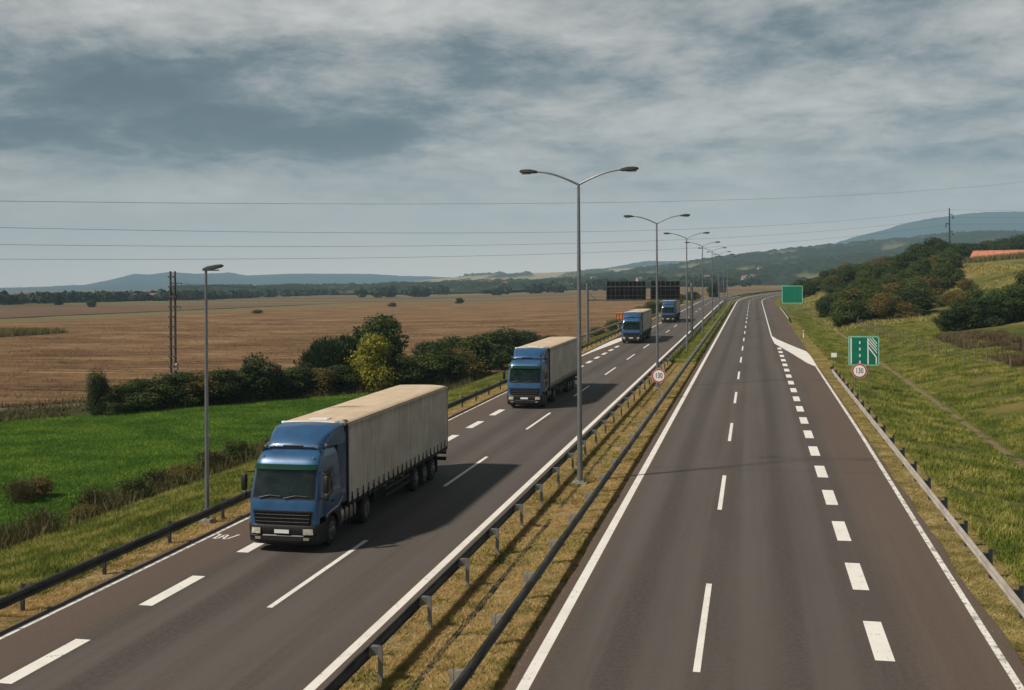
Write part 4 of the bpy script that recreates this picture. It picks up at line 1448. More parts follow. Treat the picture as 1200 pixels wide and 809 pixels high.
mb = MB(); rrect(mb, -SW, SW, SB, ST, -.012, .03, .12); pb = mb.build('panel', M['sgreen_edge'], gs)
mb = MB(); rrect(mb, -SW + .09, SW - .09, SB + .09, ST - .09, -.02, -.013, .07); mb.build('green_field', M['sgreen'], pb)
mb = MB()
def bar(x0, z0, x1, z1, w):
    dx, dz = x1 - x0, z1 - z0
    l = hypot(dx, dz); nx, nz = -dz / l * w / 2, dx / l * w / 2
    vs = []
    for yy in (-.027, -.0205):
        vs += [(x0 + nx, yy, z0 + nz), (x0 - nx, yy, z0 - nz), (x1 - nx, yy, z1 - nz), (x1 + nx, yy, z1 + nz)]
    mb.add(vs, [(0, 1, 2, 3), (4, 7, 6, 5), (0, 4, 5, 1), (1, 5, 6, 2), (2, 6, 7, 3), (3, 7, 4, 0)])
zb0, zt0 = SB + .12, ST - .14
bar(-.99, zb0, -.99, zt0, .10)
for q in (.17, .70, 1.22, 1.75):
    bar(-.31, SB + q, -.31, SB + q + .22, .10)
bar(.33, zb0, .33, zt0, .09)
bar(.97, zb0, .97, SB + .72, .09)
bar(.99, SB + .66, .36, SB + 1.50, .09)
for q in (0, .28, .56, .84):
    a0 = (.36, SB + 1.86 + q * .9)
    x1_ = 1.03; z1_ = a0[1] - (x1_ - .36) * 1.25
    if a0[1] > zt0:
        a0 = (.36 + (a0[1] - zt0) / 1.25, zt0)
    bar(a0[0], a0[1], x1_, z1_, .065)
mb.build('lane_symbol', M['white'], pb)

# large blank green sign
x, y, z = at_road(272, 9.0)
bs = thing('blank_sign', 'large plain green sign without any writing by the far right verge', 'road sign', (x, y, T(x, y)), -.05)
b0 = z + 1.75 - T(x, y)
for px_ in (-1.3, .2, 1.3):
    mb = MB(); mb.tube([(px_, .12, -.8), (px_, .12, b0 + 4.0)], .06, 8); mb.build('post', M['galv'], bs, True)
mb = MB(); rrect(mb, -2.4, 2.4, b0, b0 + 4.2, -.02, .05, .15); pb = mb.build('panel', M['sgreen_edge'], bs)
mb = MB(); rrect(mb, -2.25, 2.25, b0 + .15, b0 + 4.05, -.035, -.022, .08); mb.build('green_field', M['sgreen'], pb)

# little white marker plate and white delineator
x, y, z = at_road(118, 8.1)
mk = thing('marker_plate', 'small white plate on a thin post in the right verge grass', 'sign', (x, y, T(x, y)))
mb = MB(); mb.tube([(0, .03, -.3), (0, .03, .95)], .022, 8); mb.build('post', M['galv'], mk)
mb = MB(); mb.box(-.28, .28, -.012, .012, .55, 1.0, .01); mb.build('plate', M['white'], mk)
x, y, z = at_road(162, 6.9)
mk = thing('delineator_post', 'short white delineator post with black band at the pavement edge', 'marker post', (x, y, T(x, y)))
mb = MB(); mb.box(-.07, .07, -.05, .05, -.2, 1.0, .02); bdy = mb.build('post', M['white'], mk)
mb = MB(); mb.box(-.073, .073, -.053, .053, .68, .84); mb.build('band', M['ink'], bdy)

# sign gantry seen from behind
x0, y0, z0 = at_road(154.8, -22.0)
x1, y1, z1 = at_road(161.8, -8.55)
gan = thing('sign_gantry', 'steel gantry spanning the truck lanes carrying two dark sign backs', 'gantry', (x0, y0, T(x0, y0)))
ang = atan2(y1 - y0, x1 - x0)
gan.rotation_euler = (0, 0, ang)
GL = hypot(x1 - x0, y1 - y0)
zr = z0 - T(x0, y0)
zr1 = z1 - T(x0, y0)
for (gx, zb_) in ((0, -.3), (GL, zr1 - .3)):
    mb = MB(); mb.box(gx - .15, gx + .15, -.15, .15, zb_, zr + 7.9, .03); mb.build('post', M['galv'], gan)
mb = MB()
for zz in (zr + 5.62, zr + 7.45):
    mb.box(.15, GL - .15, -.07, .07, zz - .08, zz + .08)
mb.tube([(.1, 0, zr + 6.6), (1.3, 0, zr + 5.7)], .04, 6)
mb.tube([(GL - .1, 0, zr + 6.6), (GL - 1.3, 0, zr + 5.7)], .04, 6)
mb.build('crossbeam', M['galv'], gan)
def gx_at(px):    # position along the gantry that shows at photo column px
    lo, hi = -2.0, GL + 2
    for _ in range(40):
        m_ = (lo + hi) / 2
        X = x0 + cos(ang) * m_; Y = y0 + sin(ang) * m_
        c = 600 + F * (X * CP + Y * SP) / (-X * SP + Y * CP)
        if c < px: lo = m_
        else: hi = m_
    return lo
for (pa, pb_, nr) in ((711, 757.5, 9), (763, 797.5, 6)):
    a, b = gx_at(pa), gx_at(pb_)
    mb = MB(); mb.box(a, b, .14, .20, zr + 5.5, zr + 8.15, .02); pn = mb.build('sign_panel', M['panel_back'], gan)
    mb = MB()
    for k in range(nr + 1):
        xx = a + .04 + (b - a - .08) * k / nr
        mb.box(xx - .018, xx + .018, .09, .139, zr + 5.55, zr + 8.1)
    for zz in (zr + 6.2, zr + 6.95):
        mb.box(a, b, .075, .089, zz - .02, zz + .02)
    mb.build('frame_ribs', M['galv'], pn)

# far dark sign back near the bend
x, y, z = at_road(470, -22.0)
fs_ = thing('distant_sign', 'dark back of a roadside sign far off near the bend', 'road sign', (x, y, T(x, y)), -.1)
zb = z - T(x, y)
for k in (-1.3, 1.3):
    mb = MB(); mb.tube([(k, .1, -.5), (k, .1, zb + 3.4)], .08, 8); mb.build('post', M['galv'], fs_)
mb = MB(); mb.box(-2.2, 2.2, -.04, .04, zb + .9, zb + 3.7); pn = mb.build('panel', M['panel_back'], fs_)
mb = MB(); mb.box(-.03, .03, -.09, -.041, zb + .9, zb + 3.7); mb.box(-2.2, 2.2, -.09, -.041, zb + 2.6, zb + 2.66); mb.build('frame_ribs', M['galv'], pn)

# orange box beyond the guardrail, half hidden by the third truck
x, y, z = at_road(214, -24.6)
ob = thing('orange_container', 'small orange box behind the left guardrail, partly hidden by the third truck', 'container', (x, y, T(x, y)))
zb = z - T(x, y)
mb = MB(); mb.box(-.75, 1.2, 0, 2.6, zb + .55, zb + 1.75, .05); bx = mb.build('body', M['orange'], ob)
mb = MB()
for k in (-.55, 0, .55): mb.box(k - .04, k + .04, -.03, -.004, zb + .6, zb + 1.7)
mb.box(-.75, 1.2, -.05, -.035, zb + 1.6, zb + 1.7); mb.build('door_bars', M['dgrey'], bx)
for k in (-.5, .9):
    mb = MB(); mb.box(k - .08, k + .08, .2, .4, -.3, zb + .56); mb.build('leg', M['frame'], ob)


# ------------------------------------------------------------------ fence on the right
fpts = []
for (px, Z) in ((1003, 205), (1012, 188), (1020, 178), (1030, 168), (1044, 158), (1058, 148), (1073, 139), (1090, 130), (1108, 122), (1130, 115), (1156, 108.5), (1184, 103), (1214, 98)):
    fpts.append(G(px, Z))
fe = thing('fence', 'weathered post and wire fence across the right hillside grass', 'fence')
proto = None
allp = []
for a, b in zip(fpts[:-1], fpts[1:]):
    L = hypot(b[0] - a[0], b[1] - a[1]); k = max(1, int(L / 3.2))
    for i in range(k):
        u = i / k
        allp.append((a[0] + (b[0] - a[0]) * u, a[1] + (b[1] - a[1]) * u))
rf = random.Random(3)
for (x, y) in allp[:90]:
    h = rf.uniform(1.25, 1.65)
    mb = MB(); mb.tube([(0, 0, -.3), (rf.uniform(-.06, .06), rf.uniform(-.06, .06), h)], [.065, .055], 6)
    o = mb.build('post', M['wood'], fe); o.location = (x, y, T(x, y))
mb = MB()
for hh in (.5, .85, 1.2):
    mb.tube([(x, y, T(x, y) + hh) for x, y in allp], .012, 4, False)
mb.build('wire', M['wire'], fe)
# sparse old fence posts by the left slope
fe2 = thing('fence', 'row of thin leaning posts among the weeds at the foot of the left slope', 'fence')
for i in range(7):
    y = 40 + i * 9.5 + rf.uniform(-2, 2); x = -31.0 + rf.uniform(-.2, .2)
    mb = MB(); mb.tube([(0, 0, -.3), (rf.uniform(-.08, .08), 0, 1.25)], [.04, .035], 6)
    o = mb.build('post', M['wood'], fe2); o.location = (x, y, T(x, y))

# ------------------------------------------------------------------ power poles and wires
x, y, _ = G(202.5, 141)
z = T(x, y)
pp = thing('power_pole', 'tall twin-mast dark power pole standing in the harvested field', 'power pole', (x, y, z), PSI * 0)
H = 12.75
for sx in (-.30, .30):
    mb = MB(); mb.tube([(sx, 0, -.5), (sx, 0, H * .5), (sx, 0, H)], [.16, .145, .125], 10); mb.build('mast', M['creo'], pp, True)
for k in range(10):
    zz = 1.0 + k * 1.23
    mb = MB(); mb.box(-.52, .52, -.24, -.17, zz - .08, zz + .08); mb.build('rung', M['creo'], pp)
for (zz, a, b) in ((H - 1.5, -.5, 1.15), (H - 2.9, -.55, .5), (H - 4.4, -.45, 1.0)):
    mb = MB(); mb.box(a, b, .12, .20, zz - .05, zz + .05)
    ca = mb.build('crossarm', M['creo'], pp)
    for q in (a + .06, b - .06):
        mb = MB(); mb.lathe((q, .16, zz - .30), [(0, .03), (.05, .08), (.1, .04), (.15, .08), (.2, .03), (.26, .02)], 'z', 8); mb.build('insulator', M['head'], ca)
mb = MB(); mb.box(.30, .62, -.2, .2, .55, 1.35, .03); mb.build('switch_box', M['alu'], pp)
mb = MB(); mb.box(-.6, .7, -.5, .5, -.3, .18, .05); mb.build('footing', M['concrete'], pp)
PL = Vector((x, y, z))

x, y, _ = G(1113, 343)
z = T(x, y)
pr = thing('power_pole', 'slender power pole with three short arms on the skyline above the right thicket', 'power pole', (x, y, z), PSI * 0 + .5)
ztop = HC + (333 - 244) / F * 343 - z
mb = MB(); mb.tube([(0, 0, -.5), (0, 0, ztop * .5), (0, 0, ztop)], [.30, .25, .17], 10); mb.build('mast', M['creo'], pr, True)
arms = []
for (dz_, sg) in ((-2.0, 1), (-4.6, -1), (-7.0, 1)):
    mb = MB(); mb.box(min(0, sg * 1.35), max(0, sg * 1.35), -.08, .08, ztop + dz_ - .09, ztop + dz_ + .09); mb.tube([(0, 0, ztop + dz_ - .7), (sg * 1.0, 0, ztop + dz_)], .05, 5)
    ca = mb.build('crossarm', M['creo'], pr)
    mb = MB(); mb.lathe((sg * 1.25, 0, ztop + dz_ - 1.3), [(0, .08), (.12, .2), (.25, .1), (.4, .2), (.55, .1), (.7, .2), (.85, .1), (1.2, .04)], 'z', 10); mb.build('insulator', M['head'], ca)
Pb = Vector((x, y, z))


def span(a, b, sag, name, label, r=0.02, n=60, ext0=0.0, ext1=0.0, group=None):
    pts = []
    for i in range(n + 1):
        u = -ext0 + (1 + ext0 + ext1) * i / n
        p = a.lerp(b, u)
        # parabola through the given points; sags again past the pole
        uu = u if u <= 1 else (u - 1)
        p.z -= sag * 4 * uu * (1 - uu) if u <= 1 else sag * 1.2 * uu
        pts.append(p)
    mb = MB(); mb.tube(pts, r, 5, True)
    o = mb.build(name, M['wire'])
    tag(o, label, 'cable', group)
    return o


def cam_pt(px, py, Z):
    hor = 338.6 - 0.0049 * px
    Xc = (px - 600) / F * Z
    return Vector((Xc * CP - Z * SP, Xc * SP + Z * CP, HC + (hor - py) / F * Z))


labs = ['lower thin power line reaching the left edge just above the twin pole', 'middle thin power line crossing the sky', 'upper of the three parallel power lines meeting the skyline pole']
for (pyL, pyR, lab) in ((304, 263, labs[0]), (287, 255, labs[1]), (267, 246, labs[2])):
    span(cam_pt(0, pyL, 120), cam_pt(1113, pyR, 343), 2.9, 'power_line', lab, ext0=.35, ext1=.35)
span(cam_pt(0, 236, 118), cam_pt(1250, 207, 380), 3.2, 'power_line', 'topmost thin power line, passing above every lamp post', ext0=.35, ext1=.3)
a = PL + Vector((1.1, .16, 12.75 - 1.5))
span(a, cam_pt(700, 328, 420), 3.0, 'power_line', 'faint wire running right from the twin pole low over the plain', r=.016)
span(a + Vector((-1.5, 0, -1.4)), cam_pt(-120, 345, 260), 1.5, 'power_line', 'faint wire running left from the twin pole low over the plain', r=.016)


# ------------------------------------------------------------------ buildings
def house(x, y, z, w, d, h, rh, rz, wall, roof, label, group, name='house'):
    t = thing(name, label, 'house', (x, y, z), rz, group)
    mb = MB(); mb.box(-w / 2, w / 2, -d / 2, d / 2, -3, h)
    mb.add([(-w / 2, -d / 2, h), (-w / 2, d / 2, h), (-w / 2, 0, h + rh * .93), (w / 2, -d / 2, h), (w / 2, d / 2, h), (w / 2, 0, h + rh * .93)], [(0, 2, 1), (3, 4, 5)])
    wl = mb.build('wall', wall, t)
    e = .5
    mb = MB()
    for sg in (-1, 1):
        vs = [(-w / 2 - e, sg * (d / 2 + e), h - rh * e / (d / 2)), (w / 2 + e, sg * (d / 2 + e), h - rh * e / (d / 2)), (w / 2 + e, 0, h + rh), (-w / 2 - e, 0, h + rh)]
        vs += [(a, b, c + .18) for a, b, c in vs]
        mb.add(vs, [(0, 1, 2, 3), (4, 5, 6, 7), (0, 4, 5, 1), (1, 5, 6, 2), (2, 6, 7, 3), (3, 7, 4, 0)])
    rf_ = mb.build('roof', roof, t)
    mb = MB(); mb.box(w * .2, w * .2 + .7, -.3 + d * .12, .3 + d * .12, h + rh * .5, h + rh + .8); mb.build('chimney', M['redroof'], rf_)
    for k in (-.28, .05, .3):
        mb = MB(); mb.box(w * k, w * k + 1.2, -d / 2 - .03, -d / 2 + .05, 1.0, 2.3); mb.build('window', M['window'], t)
    return t


# far village: hill surface height under a point, from the ground and the hill sheets
def surf_z(x, y):
    dg = bpy.context.evaluated_depsgraph_get()
    best = -1e9
    for o in HILLS:
        ok, loc, nrm, idx = o.ray_cast(Vector((x, y, 900)), Vector((0, 0, -1)))
        if ok: best = max(best, loc.z)
    return best if best > -1e8 else T(x, y)


bpy.context.view_layer.update()
HILLS = [o for o in SC.objects if o.name.split('.')[0] in ('hills', 'ground')]
rv = random.Random(6)
vill = []
for i in range(16):
    px = rv.choice([rv.uniform(700, 900), rv.uniform(800, 900), rv.uniform(560, 700)])
    vill.append((px, rv.uniform(1500, 2300)))
for px, Z in vill:
    x, y, _ = G(px, Z)
    house(x, y, surf_z(x, y), rv.uniform(6, 9), rv.uniform(5, 7), rv.uniform(2.6, 3.8), 1.8, rv.uniform(-.6, .9), rv.choice([M['plaster'], M['plaster2'], M['plaster']]), M['redroof'],
          'tiny pale house with a red brown roof in the far village', 'houses of the distant village')
for (px, Z) in ((10, 790), (180, 960), (192, 955), (345, 1450), (445, 1500)):
    x, y, _ = G(px, Z)
    house(x, y, T(x, y), rv.uniform(9, 13), 8, rv.uniform(3, 4), 2.4, rv.uniform(-.3, .5), M['plaster'] if rv.random() < .5 else M['plaster2'], M['redroof'],
          'small low house half hidden in the far left treeline', 'houses in the far left treeline')

# orange roofed farm building, upper right
x, y, _ = G(1182, 395)
z = HC + (332.5 - 305.5) / F * 395
fb = thing('farm_building', 'long low building with a bright orange tiled roof at the right edge', 'building', (x, y, z), -.38)
mb = MB(); mb.box(-11, 13, -5, 5, -6, 1.2); mb.add([(-11, -5, 1.2), (-11, 5, 1.2), (-11, 0, 3.0), (13, -5, 1.2), (13, 5, 1.2), (13, 0, 3.0)], [(0, 2, 1), (3, 4, 5)])
mb.build('wall', M['plaster'], fb)
mb = MB()
for sg in (-1, 1):
    vs = [(-11.6, sg * 5.6, 1.0), (13.6, sg * 5.6, 1.0), (13.6, 0, 3.3), (-11.6, 0, 3.3)]
    vs += [(a, b, c + .2) for a, b, c in vs]
    mb.add(vs, [(0, 1, 2, 3), (4, 5, 6, 7), (0, 4, 5, 1), (1, 5, 6, 2), (2, 6, 7, 3), (3, 7, 4, 0)])
rf_ = mb.build('roof', M['tile'], fb)
mb = MB(); mb.tube([(-11.7, 0, 3.52), (13.7, 0, 3.52)], .16, 8); mb.build('ridge', M['tile'], rf_)
for k in (-8, -3, 2, 7):
    mb = MB(); mb.box(k, k + 1.6, -5.04, -4.96, -.6, .6); mb.build('window', M['window'], fb)

# ------------------------------------------------------------------ trucks
def glass_material():
    m = bpy.data.materials.new('windscreen glass')
    m.use_nodes = True
    t = NT(m.node_tree)
    b = t.n['Principled BSDF']
    co = t.node('ShaderNodeTexCoord').outputs['Object']
    n = t.noise(co, 1.6, 4, 0.6)
    t.l.new(t.mix(t.ss(n, .35, .7), (0.004, 0.009, 0.010), (0.012, 0.024, 0.024)), b.inputs['Base Color'])
    b.inputs['Roughness'].default_value = 0.08
    b.inputs['Specular IOR Level'].default_value = 0.5
    return m


def curtain_material(roof=False):
    m = bpy.data.materials.new('roof tarpaulin' if roof else 'side curtain')
    m.use_nodes = True
    t = NT(m.node_tree)
    b = t.n['Principled BSDF']
    co = t.node('ShaderNodeTexCoord').outputs['Object']
    x, y, z = t.xyz(co)
    if roof:
        n = t.noise(co, 0.9, 6, .65)
        r2 = t.noise(t.comb(t.math('MULTIPLY', x, 4.0), t.math('MULTIPLY', y, .35), 0.), 1.0, 5, .6)
        c = t.mix(t.ss(n, .3, .7), (0.62, 0.50, 0.37), (0.50, 0.39, 0.28))
        c = t.mix(t.math('MULTIPLY', t.ss(r2, .45, .75), .5), c, (0.70, 0.58, 0.44))
    else:
        st = t.noise(t.comb(t.math('MULTIPLY', y, 4.5), t.math('MULTIPLY', z, .35), 0.), 1.0, 7, .72)
        st2 = t.noise(t.comb(t.math('MULTIPLY', y, 12.), t.math('MULTIPLY', z, .5), 3.), 1.0, 4, .6)
        bl = t.noise(t.comb(x, t.math('MULTIPLY', y, .5), z), .9, 5, .6)
        c = t.mix(t.ss(bl, .3, .7), (0.58, 0.545, 0.49), (0.44, 0.41, 0.36))
        c = t.mix(t.math('MULTIPLY', t.ss(st, .44, .68), .58), c, (0.26, 0.225, 0.185))
        c = t.mix(t.math('MULTIPLY', t.ss(st2, .52, .75), .5), c, (0.70, 0.64, 0.56))
        # grime near the top seam
        c = t.mix(t.math('MULTIPLY', t.ss(t.math('ADD', z, t.math('MULTIPLY', st, .5)), 3.85, 4.2), .5), c, (0.12, 0.105, 0.09))
    t.l.new(c, b.inputs['Base Color'])
    b.inputs['Roughness'].default_value = 0.7
    b.inputs['Specular IOR Level'].default_value = 0.25
    return m


M['matt'] = pmat('matt black', (0.006, 0.006, 0.007), 0.85, 0, 0.1, 3.0, spec=0.15)
GLASS = glass_material()
CURT = curtain_material()
ROOFT = curtain_material(True)


def cab_f(z):   # how far the front face lies behind the bumper line at height z
    return float(np.interp(z, [0.3, 1.4, 1.82, 2.75, 2.98, 3.12, 3.25, 3.34, 3.40], [0.05, 0.05, 0.08, 0.36, 0.47, 0.58, 0.76, 1.02, 1.35]))


def cab_w(z):   # half width
    return float(np.interp(z, [0.3, 1.0, 1.9, 2.8, 3.1, 3.3, 3.40], [1.22, 1.24, 1.24, 1.17, 1.12, 1.05, .95]))


def front_y(x, z, B=.40, nexp=5.0):
    q = min(1.0, abs(x) / cab_w(z))
    return cab_f(z) + B * (1 - (1 - q ** nexp) ** (1 / nexp))


def cab_ring(z, yb=2.25, nf=22):
    w = cab_w(z)
    pts = [(-w, yb, z), (-w, 1.5, z), (-w, .9, z)]
    for i in range(nf + 1):
        a = pi * (1 - i / nf)
        x = w * np.sign(cos(a)) * abs(cos(a)) ** .42
        pts.append((float(x), front_y(float(x), z), z))
    pts += [(w, .9, z), (w, 1.5, z), (w, yb, z)]
    return pts


def front_patch(mb, xa, xb, z0, z1, eps, th=.02, nx=16, nz=6, taper=0.0):
    """panel lying on the front face, standing eps proud, with thickness"""
    def P_(i, j, e):
        z = z0 + (z1 - z0) * j / nz
        k = 1 - taper * (j / nz)
        x = (xa + (xb - xa) * i / nx) * k
        return (x, front_y(x, z) - e, z)
    out = [[P_(i, j, eps) for i in range(nx + 1)] for j in range(nz + 1)]
    inn = [[P_(i, j, eps - th) for i in range(nx + 1)] for j in range(nz + 1)]
    vs = [p for r in out for p in r] + [p for r in inn for p in r]
    n1 = nx + 1; K = n1 * (nz + 1)
    fs = []
    for j in range(nz):
        for i in range(nx):
            a = j * n1 + i
            fs.append((a, a + 1, a + 1 + n1, a + n1))
            fs.append((K + a, K + a + n1, K + a + 1 + n1, K + a + 1))
    for i in range(nx):
        fs.append((i, K + i, K + i + 1, i + 1)); a = nz * n1 + i; fs.append((a, a + 1, K + a + 1, K + a))
    for j in range(nz):
        a = j * n1; fs.append((a, a + n1, K + a + n1, K + a)); a = j * n1 + nx; fs.append((a, K + a, K + a + n1, a + n1))
    mb.add(vs, fs)


def side_patch(mb, sg, poly, eps, th=.02):
    """polygon (y, z) lying on the cab side"""
    vs = [(sg * (cab_w(z) + eps), y, z) for y, z in poly] + [(sg * (cab_w(z) + eps - th), y, z) for y, z in poly]
    n = len(poly)
    fs = [tuple(range(n)), tuple(range(2 * n - 1, n - 1, -1))] + [(i, (i + 1) % n, n + (i + 1) % n, n + i) for i in range(n)]
    mb.add(vs, fs)


def wheel(parent, x, y, r=.51, w=.30, dual=False):
    sg = 1 if x > 0 else -1
    ww = w * (2.0 if dual else 1)
    mb = MB()
    xo = x; xi = x - sg * ww
    prof = [(0, r * .58), (0.0, r * .86), (-sg * .03, r * .96), (-sg * .07, r), (-sg * (ww - .07), r), (-sg * (ww - .03), r * .96), (-sg * ww, r * .86), (-sg * ww, r * .5)]
    mb.lathe((x, y, r), prof, 'x', 36)
    wh = mb.build('wheel', M['rubber'], parent, True)
    mb = MB()
    if dual:
        prof = [(.012 * sg, r * .60), (.016 * sg, r * .56), (-sg * .12, r * .50), (-sg * .15, r * .30), (-sg * .04, r * .27), (-sg * .0, r * .15)]
    else:
        prof = [(.010 * sg, r * .60), (.02 * sg, r * .56), (-sg * .04, r * .50), (sg * .02, r * .36), (sg * .05, r * .30), (sg * .07, r * .14)]
    mb.lathe((x, y, r), prof, 'x', 24)
    for k in range(10):
        a = 2 * pi * k / 10
        mb.disc((x + sg * (-.02 if dual else .03), y + r * .40 * cos(a), r + r * .40 * sin(a)), .022, 'x', 6, .05)
    mb.build('rim', M['rim'], wh, True)
    return wh


def make_truck():
    t = thing('semi_truck', 'x', 'truck')
    # ---- cab shell
    mb = MB()
    zs = [1.16, 1.40, 1.62, 1.82, 2.1, 2.4, 2.75, 2.9, 2.98, 3.05, 3.12, 3.19, 3.25, 3.30, 3.34, 3.38, 3.40]
    mb.loft([cab_ring(z) for z in zs], True, True)
    cab = mb.build('cab', M['blue'], t, True)
    # windscreen with dark seal
    mb = MB(); front_patch(mb, -1.12, 1.12, 1.80, 2.79, .012, .02, 18, 8, .035); mb.build('windscreen_seal', M['black'], cab, True)
    mb = MB(); front_patch(mb, -1.07, 1.07, 1.86, 2.74, .020, .012, 18, 8, .035); ws = mb.build('windscreen', GLASS, cab, True)
    # green sun visor
    mb = MB(); front_patch(mb, -1.12, 1.12, 2.76, 2.90, .13, .02, 18, 3, .02); front_patch(mb, -1.10, 1.10, 2.885, 2.93, .13, .15, 18, 1, .01)
    mb.build('sun_visor', M['green_visor'], cab, True)
    # wipers
    for a, b in ((-.85, -.05), (.05, .9)):
        mb = MB(); mb.tube([(a, front_y(a, 1.84) - .05, 1.84), ((a + b) / 2, front_y((a + b) / 2, 1.90) - .06, 1.93), (b, front_y(b, 1.88) - .05, 1.90)], .018, 6); mb.build('wiper', M['black'], cab)
    # line between forehead pieces
    mb = MB(); front_patch(mb, -1.05, 1.05, 3.06, 3.075, .006, .01, 16, 1, 0); mb.build('roof_seam', M['blue2'], cab)
    # grille: black insert, bright louvres
    mb = MB(); front_patch(mb, -.98, .98, .96, 1.42, .02, .06, 14, 4, -.09); gr = mb.build('grille', M['black'], t)
    mb = MB()
    for z in (1.02, 1.13, 1.24, 1.35):
        k = .95 + (z - .98) * .18
        front_patch(mb, -k, k, z - .028, z + .028, .055, .035, 14, 1, 0)
    mb.build('louvres', M['matt'], gr)
    mb = MB()
    for z in (1.06, 1.18, 1.30):
        k = .93 + (z - .98) * .18
        front_patch(mb, -k, k, z - .006, z + .004, .060, .01, 14, 1, 0)
    mb.build('grille_trim', M['chrome'], gr)
    # lower blue corners beside the grille
    for sg in (-1, 1):
        x0, x1 = sorted((sg * 1.01, sg * 1.225))
        mb = MB(); front_patch(mb, x0, x1, .96, 1.17, .006, .10, 6, 3, 0)
        mb.build('corner_panel', M['blue'], t, True)
    # bumper
    mb = MB()
    rings = []
    for z, e in ((.27, -.10), (.33, -.02), (.40, .03), (.58, .05), (.62, .02), (.66, .05), (.90, .05), (.955, .02)):
        ring = []
        for (x, y, _) in cab_ring(max(z, .3), .82):
            q = abs(x) / 1.24
            ring.append((x * (1 + .012 + e * .1), min(y, .82) - (e if y < .5 else 0), z))
        rings.append(ring)
    mb.loft(rings, True, True)
    bu = mb.build('bumper', M['dgrey'], t, True)
    mb = MB(); front_patch(mb, -.72, .72, .43, .54, .075, .05, 10, 1); mb.build('air_intake', M['black'], bu)
    mb = MB(); front_patch(mb, -.26, .26, .68, .80, .085, .02, 4, 1); mb.build('number_plate', M['plate'], bu)
    for sg in (-1, 1):
        x0, x1 = sorted((sg * .74, sg * 1.12))
        mb = MB(); front_patch(mb, x0, x1, .62, .86, .075, .05, 6, 3); hl = mb.build('headlight', M['black'], bu, True)
        for (c0, c1) in ((.77, .93), (.94, 1.10)):
            x0, x1 = sorted((sg * c0, sg * c1))
            mb = MB(); front_patch(mb, x0, x1, .65, .84, .088, .02, 4, 3, 0.02); mb.build('lamp', M['lamp_glass'], hl, True)
        mb = MB(); front_patch(mb, min(sg * .76, sg * .96), max(sg * .76, sg * .96), .46, .54, .08, .03, 4, 1); mb.build('fog_lamp', M['lens'], bu)
    # wheel arches, steps and lower sides
    for sg in (-1, 1):
        mb = MB()
        cy, cz, r0 = 1.42, .51, .62
        out = []; inn = []
        for k in range(15):
            a = pi * (1 - k / 14.0)
            inn.append((cy + r0 * cos(a), cz + r0 * sin(a)))
        outer = [(.80, .35), (.80, 1.165), (2.25, 1.165), (2.25, .80), (2.25, .42)]
        poly = [(.80, .35), (.80, 1.165), (2.27, 1.165), (2.27, .51)] + inn[::-1][0:15] + [(.80, .45)]
        # strip from the arch up to the sill line
        vs = []; fs = []
        for (yy, zz) in inn:
            vs.append((sg * 1.25, yy, zz)); vs.append((sg * 1.25, yy, 1.17)); vs.append((sg * .92, yy, zz))
        for k in range(14):
            a = 3 * k
            fs.append((a, a + 3, a + 4, a + 1)); fs.append((a, a + 2, a + 5, a + 3))
        mb.add(vs, fs)
        mb.box(min(sg * .9, sg * 1.25), max(sg * .9, sg * 1.25), 2.03, 2.26, .52, 1.168)
        mb.build('wheel_arch', M['dgrey'], t)
        mb = MB(); mb.box(min(sg * .9, sg * 1.235), max(sg * .9, sg * 1.235), .815, .835, .4, .95); mb.build('step', M['black'], t)
        # lip over the arch
        mb = MB(); mb.tube([(sg * 1.262, .78, 1.10), (sg * 1.262, 1.0, 1.19), (sg * 1.262, 1.5, 1.23), (sg * 1.262, 1.9, 1.27), (sg * 1.262, 2.4, 1.50)], .03, 6); mb.build('arch_trim', M['alu'], t)
        # door with window
        mb = MB(); side_patch(mb, sg, [(.62, 1.20), (.60, 1.75), (.78, 2.62), (.92, 2.74), (1.56, 2.74), (1.60, 2.6), (1.60, 1.20)], .008, .02); dr = mb.build('door', M['blue2'], t)
        mb = MB(); side_patch(mb, sg, [(.72, 1.78), (.90, 2.58), (1.50, 2.60), (1.50, 1.92), (1.10, 1.78)], .016, .01); mb.build('window', GLASS, dr)
        mb = MB(); side_patch(mb, sg, [(.66, 1.72), (.86, 2.64), (1.55, 2.66), (1.55, 1.86), (1.12, 1.72)], .012, .01); mb.build('window_seal', M['black'], dr)
        mb = MB(); side_patch(mb, sg, [(1.38, 1.50), (1.38, 1.56), (1.54, 1.56), (1.54, 1.50)], .04, .03); mb.build('handle', M['black'], dr)
        mb = MB(); side_patch(mb, sg, [(1.72, 2.0), (1.72, 2.66), (2.12, 2.66), (2.16, 2.0)], .010, .01); mb.build('rear_side_panel', M['blue'], cab)
        # mirrors
        mx = sg * 1.47
        mb = MB(); mb.box(mx - .10, mx + .10, .22, .36, 2.02, 2.58, .05); mb.box(mx - .09, mx + .09, .24, .36, 1.74, 1.98, .04)
        mb.tube([(sg * 1.17, .50, 2.64), (mx, .32, 2.62), (mx, .32, 2.5)], .02, 6); mb.tube([(sg * 1.22, .45, 1.80), (mx, .30, 1.76)], .02, 6)
        mi = mb.build('mirror', M['black'], t, True)
        mb = MB(); mb.box(mx - .08, mx + .08, .362, .37, 2.07, 2.53); mb.box(mx - .075, mx + .075, .362, .37, 1.77, 1.95); mb.build('mirror_glass', M['chrome'], mi)
        # air deflector behind the cab side
        mb = MB()
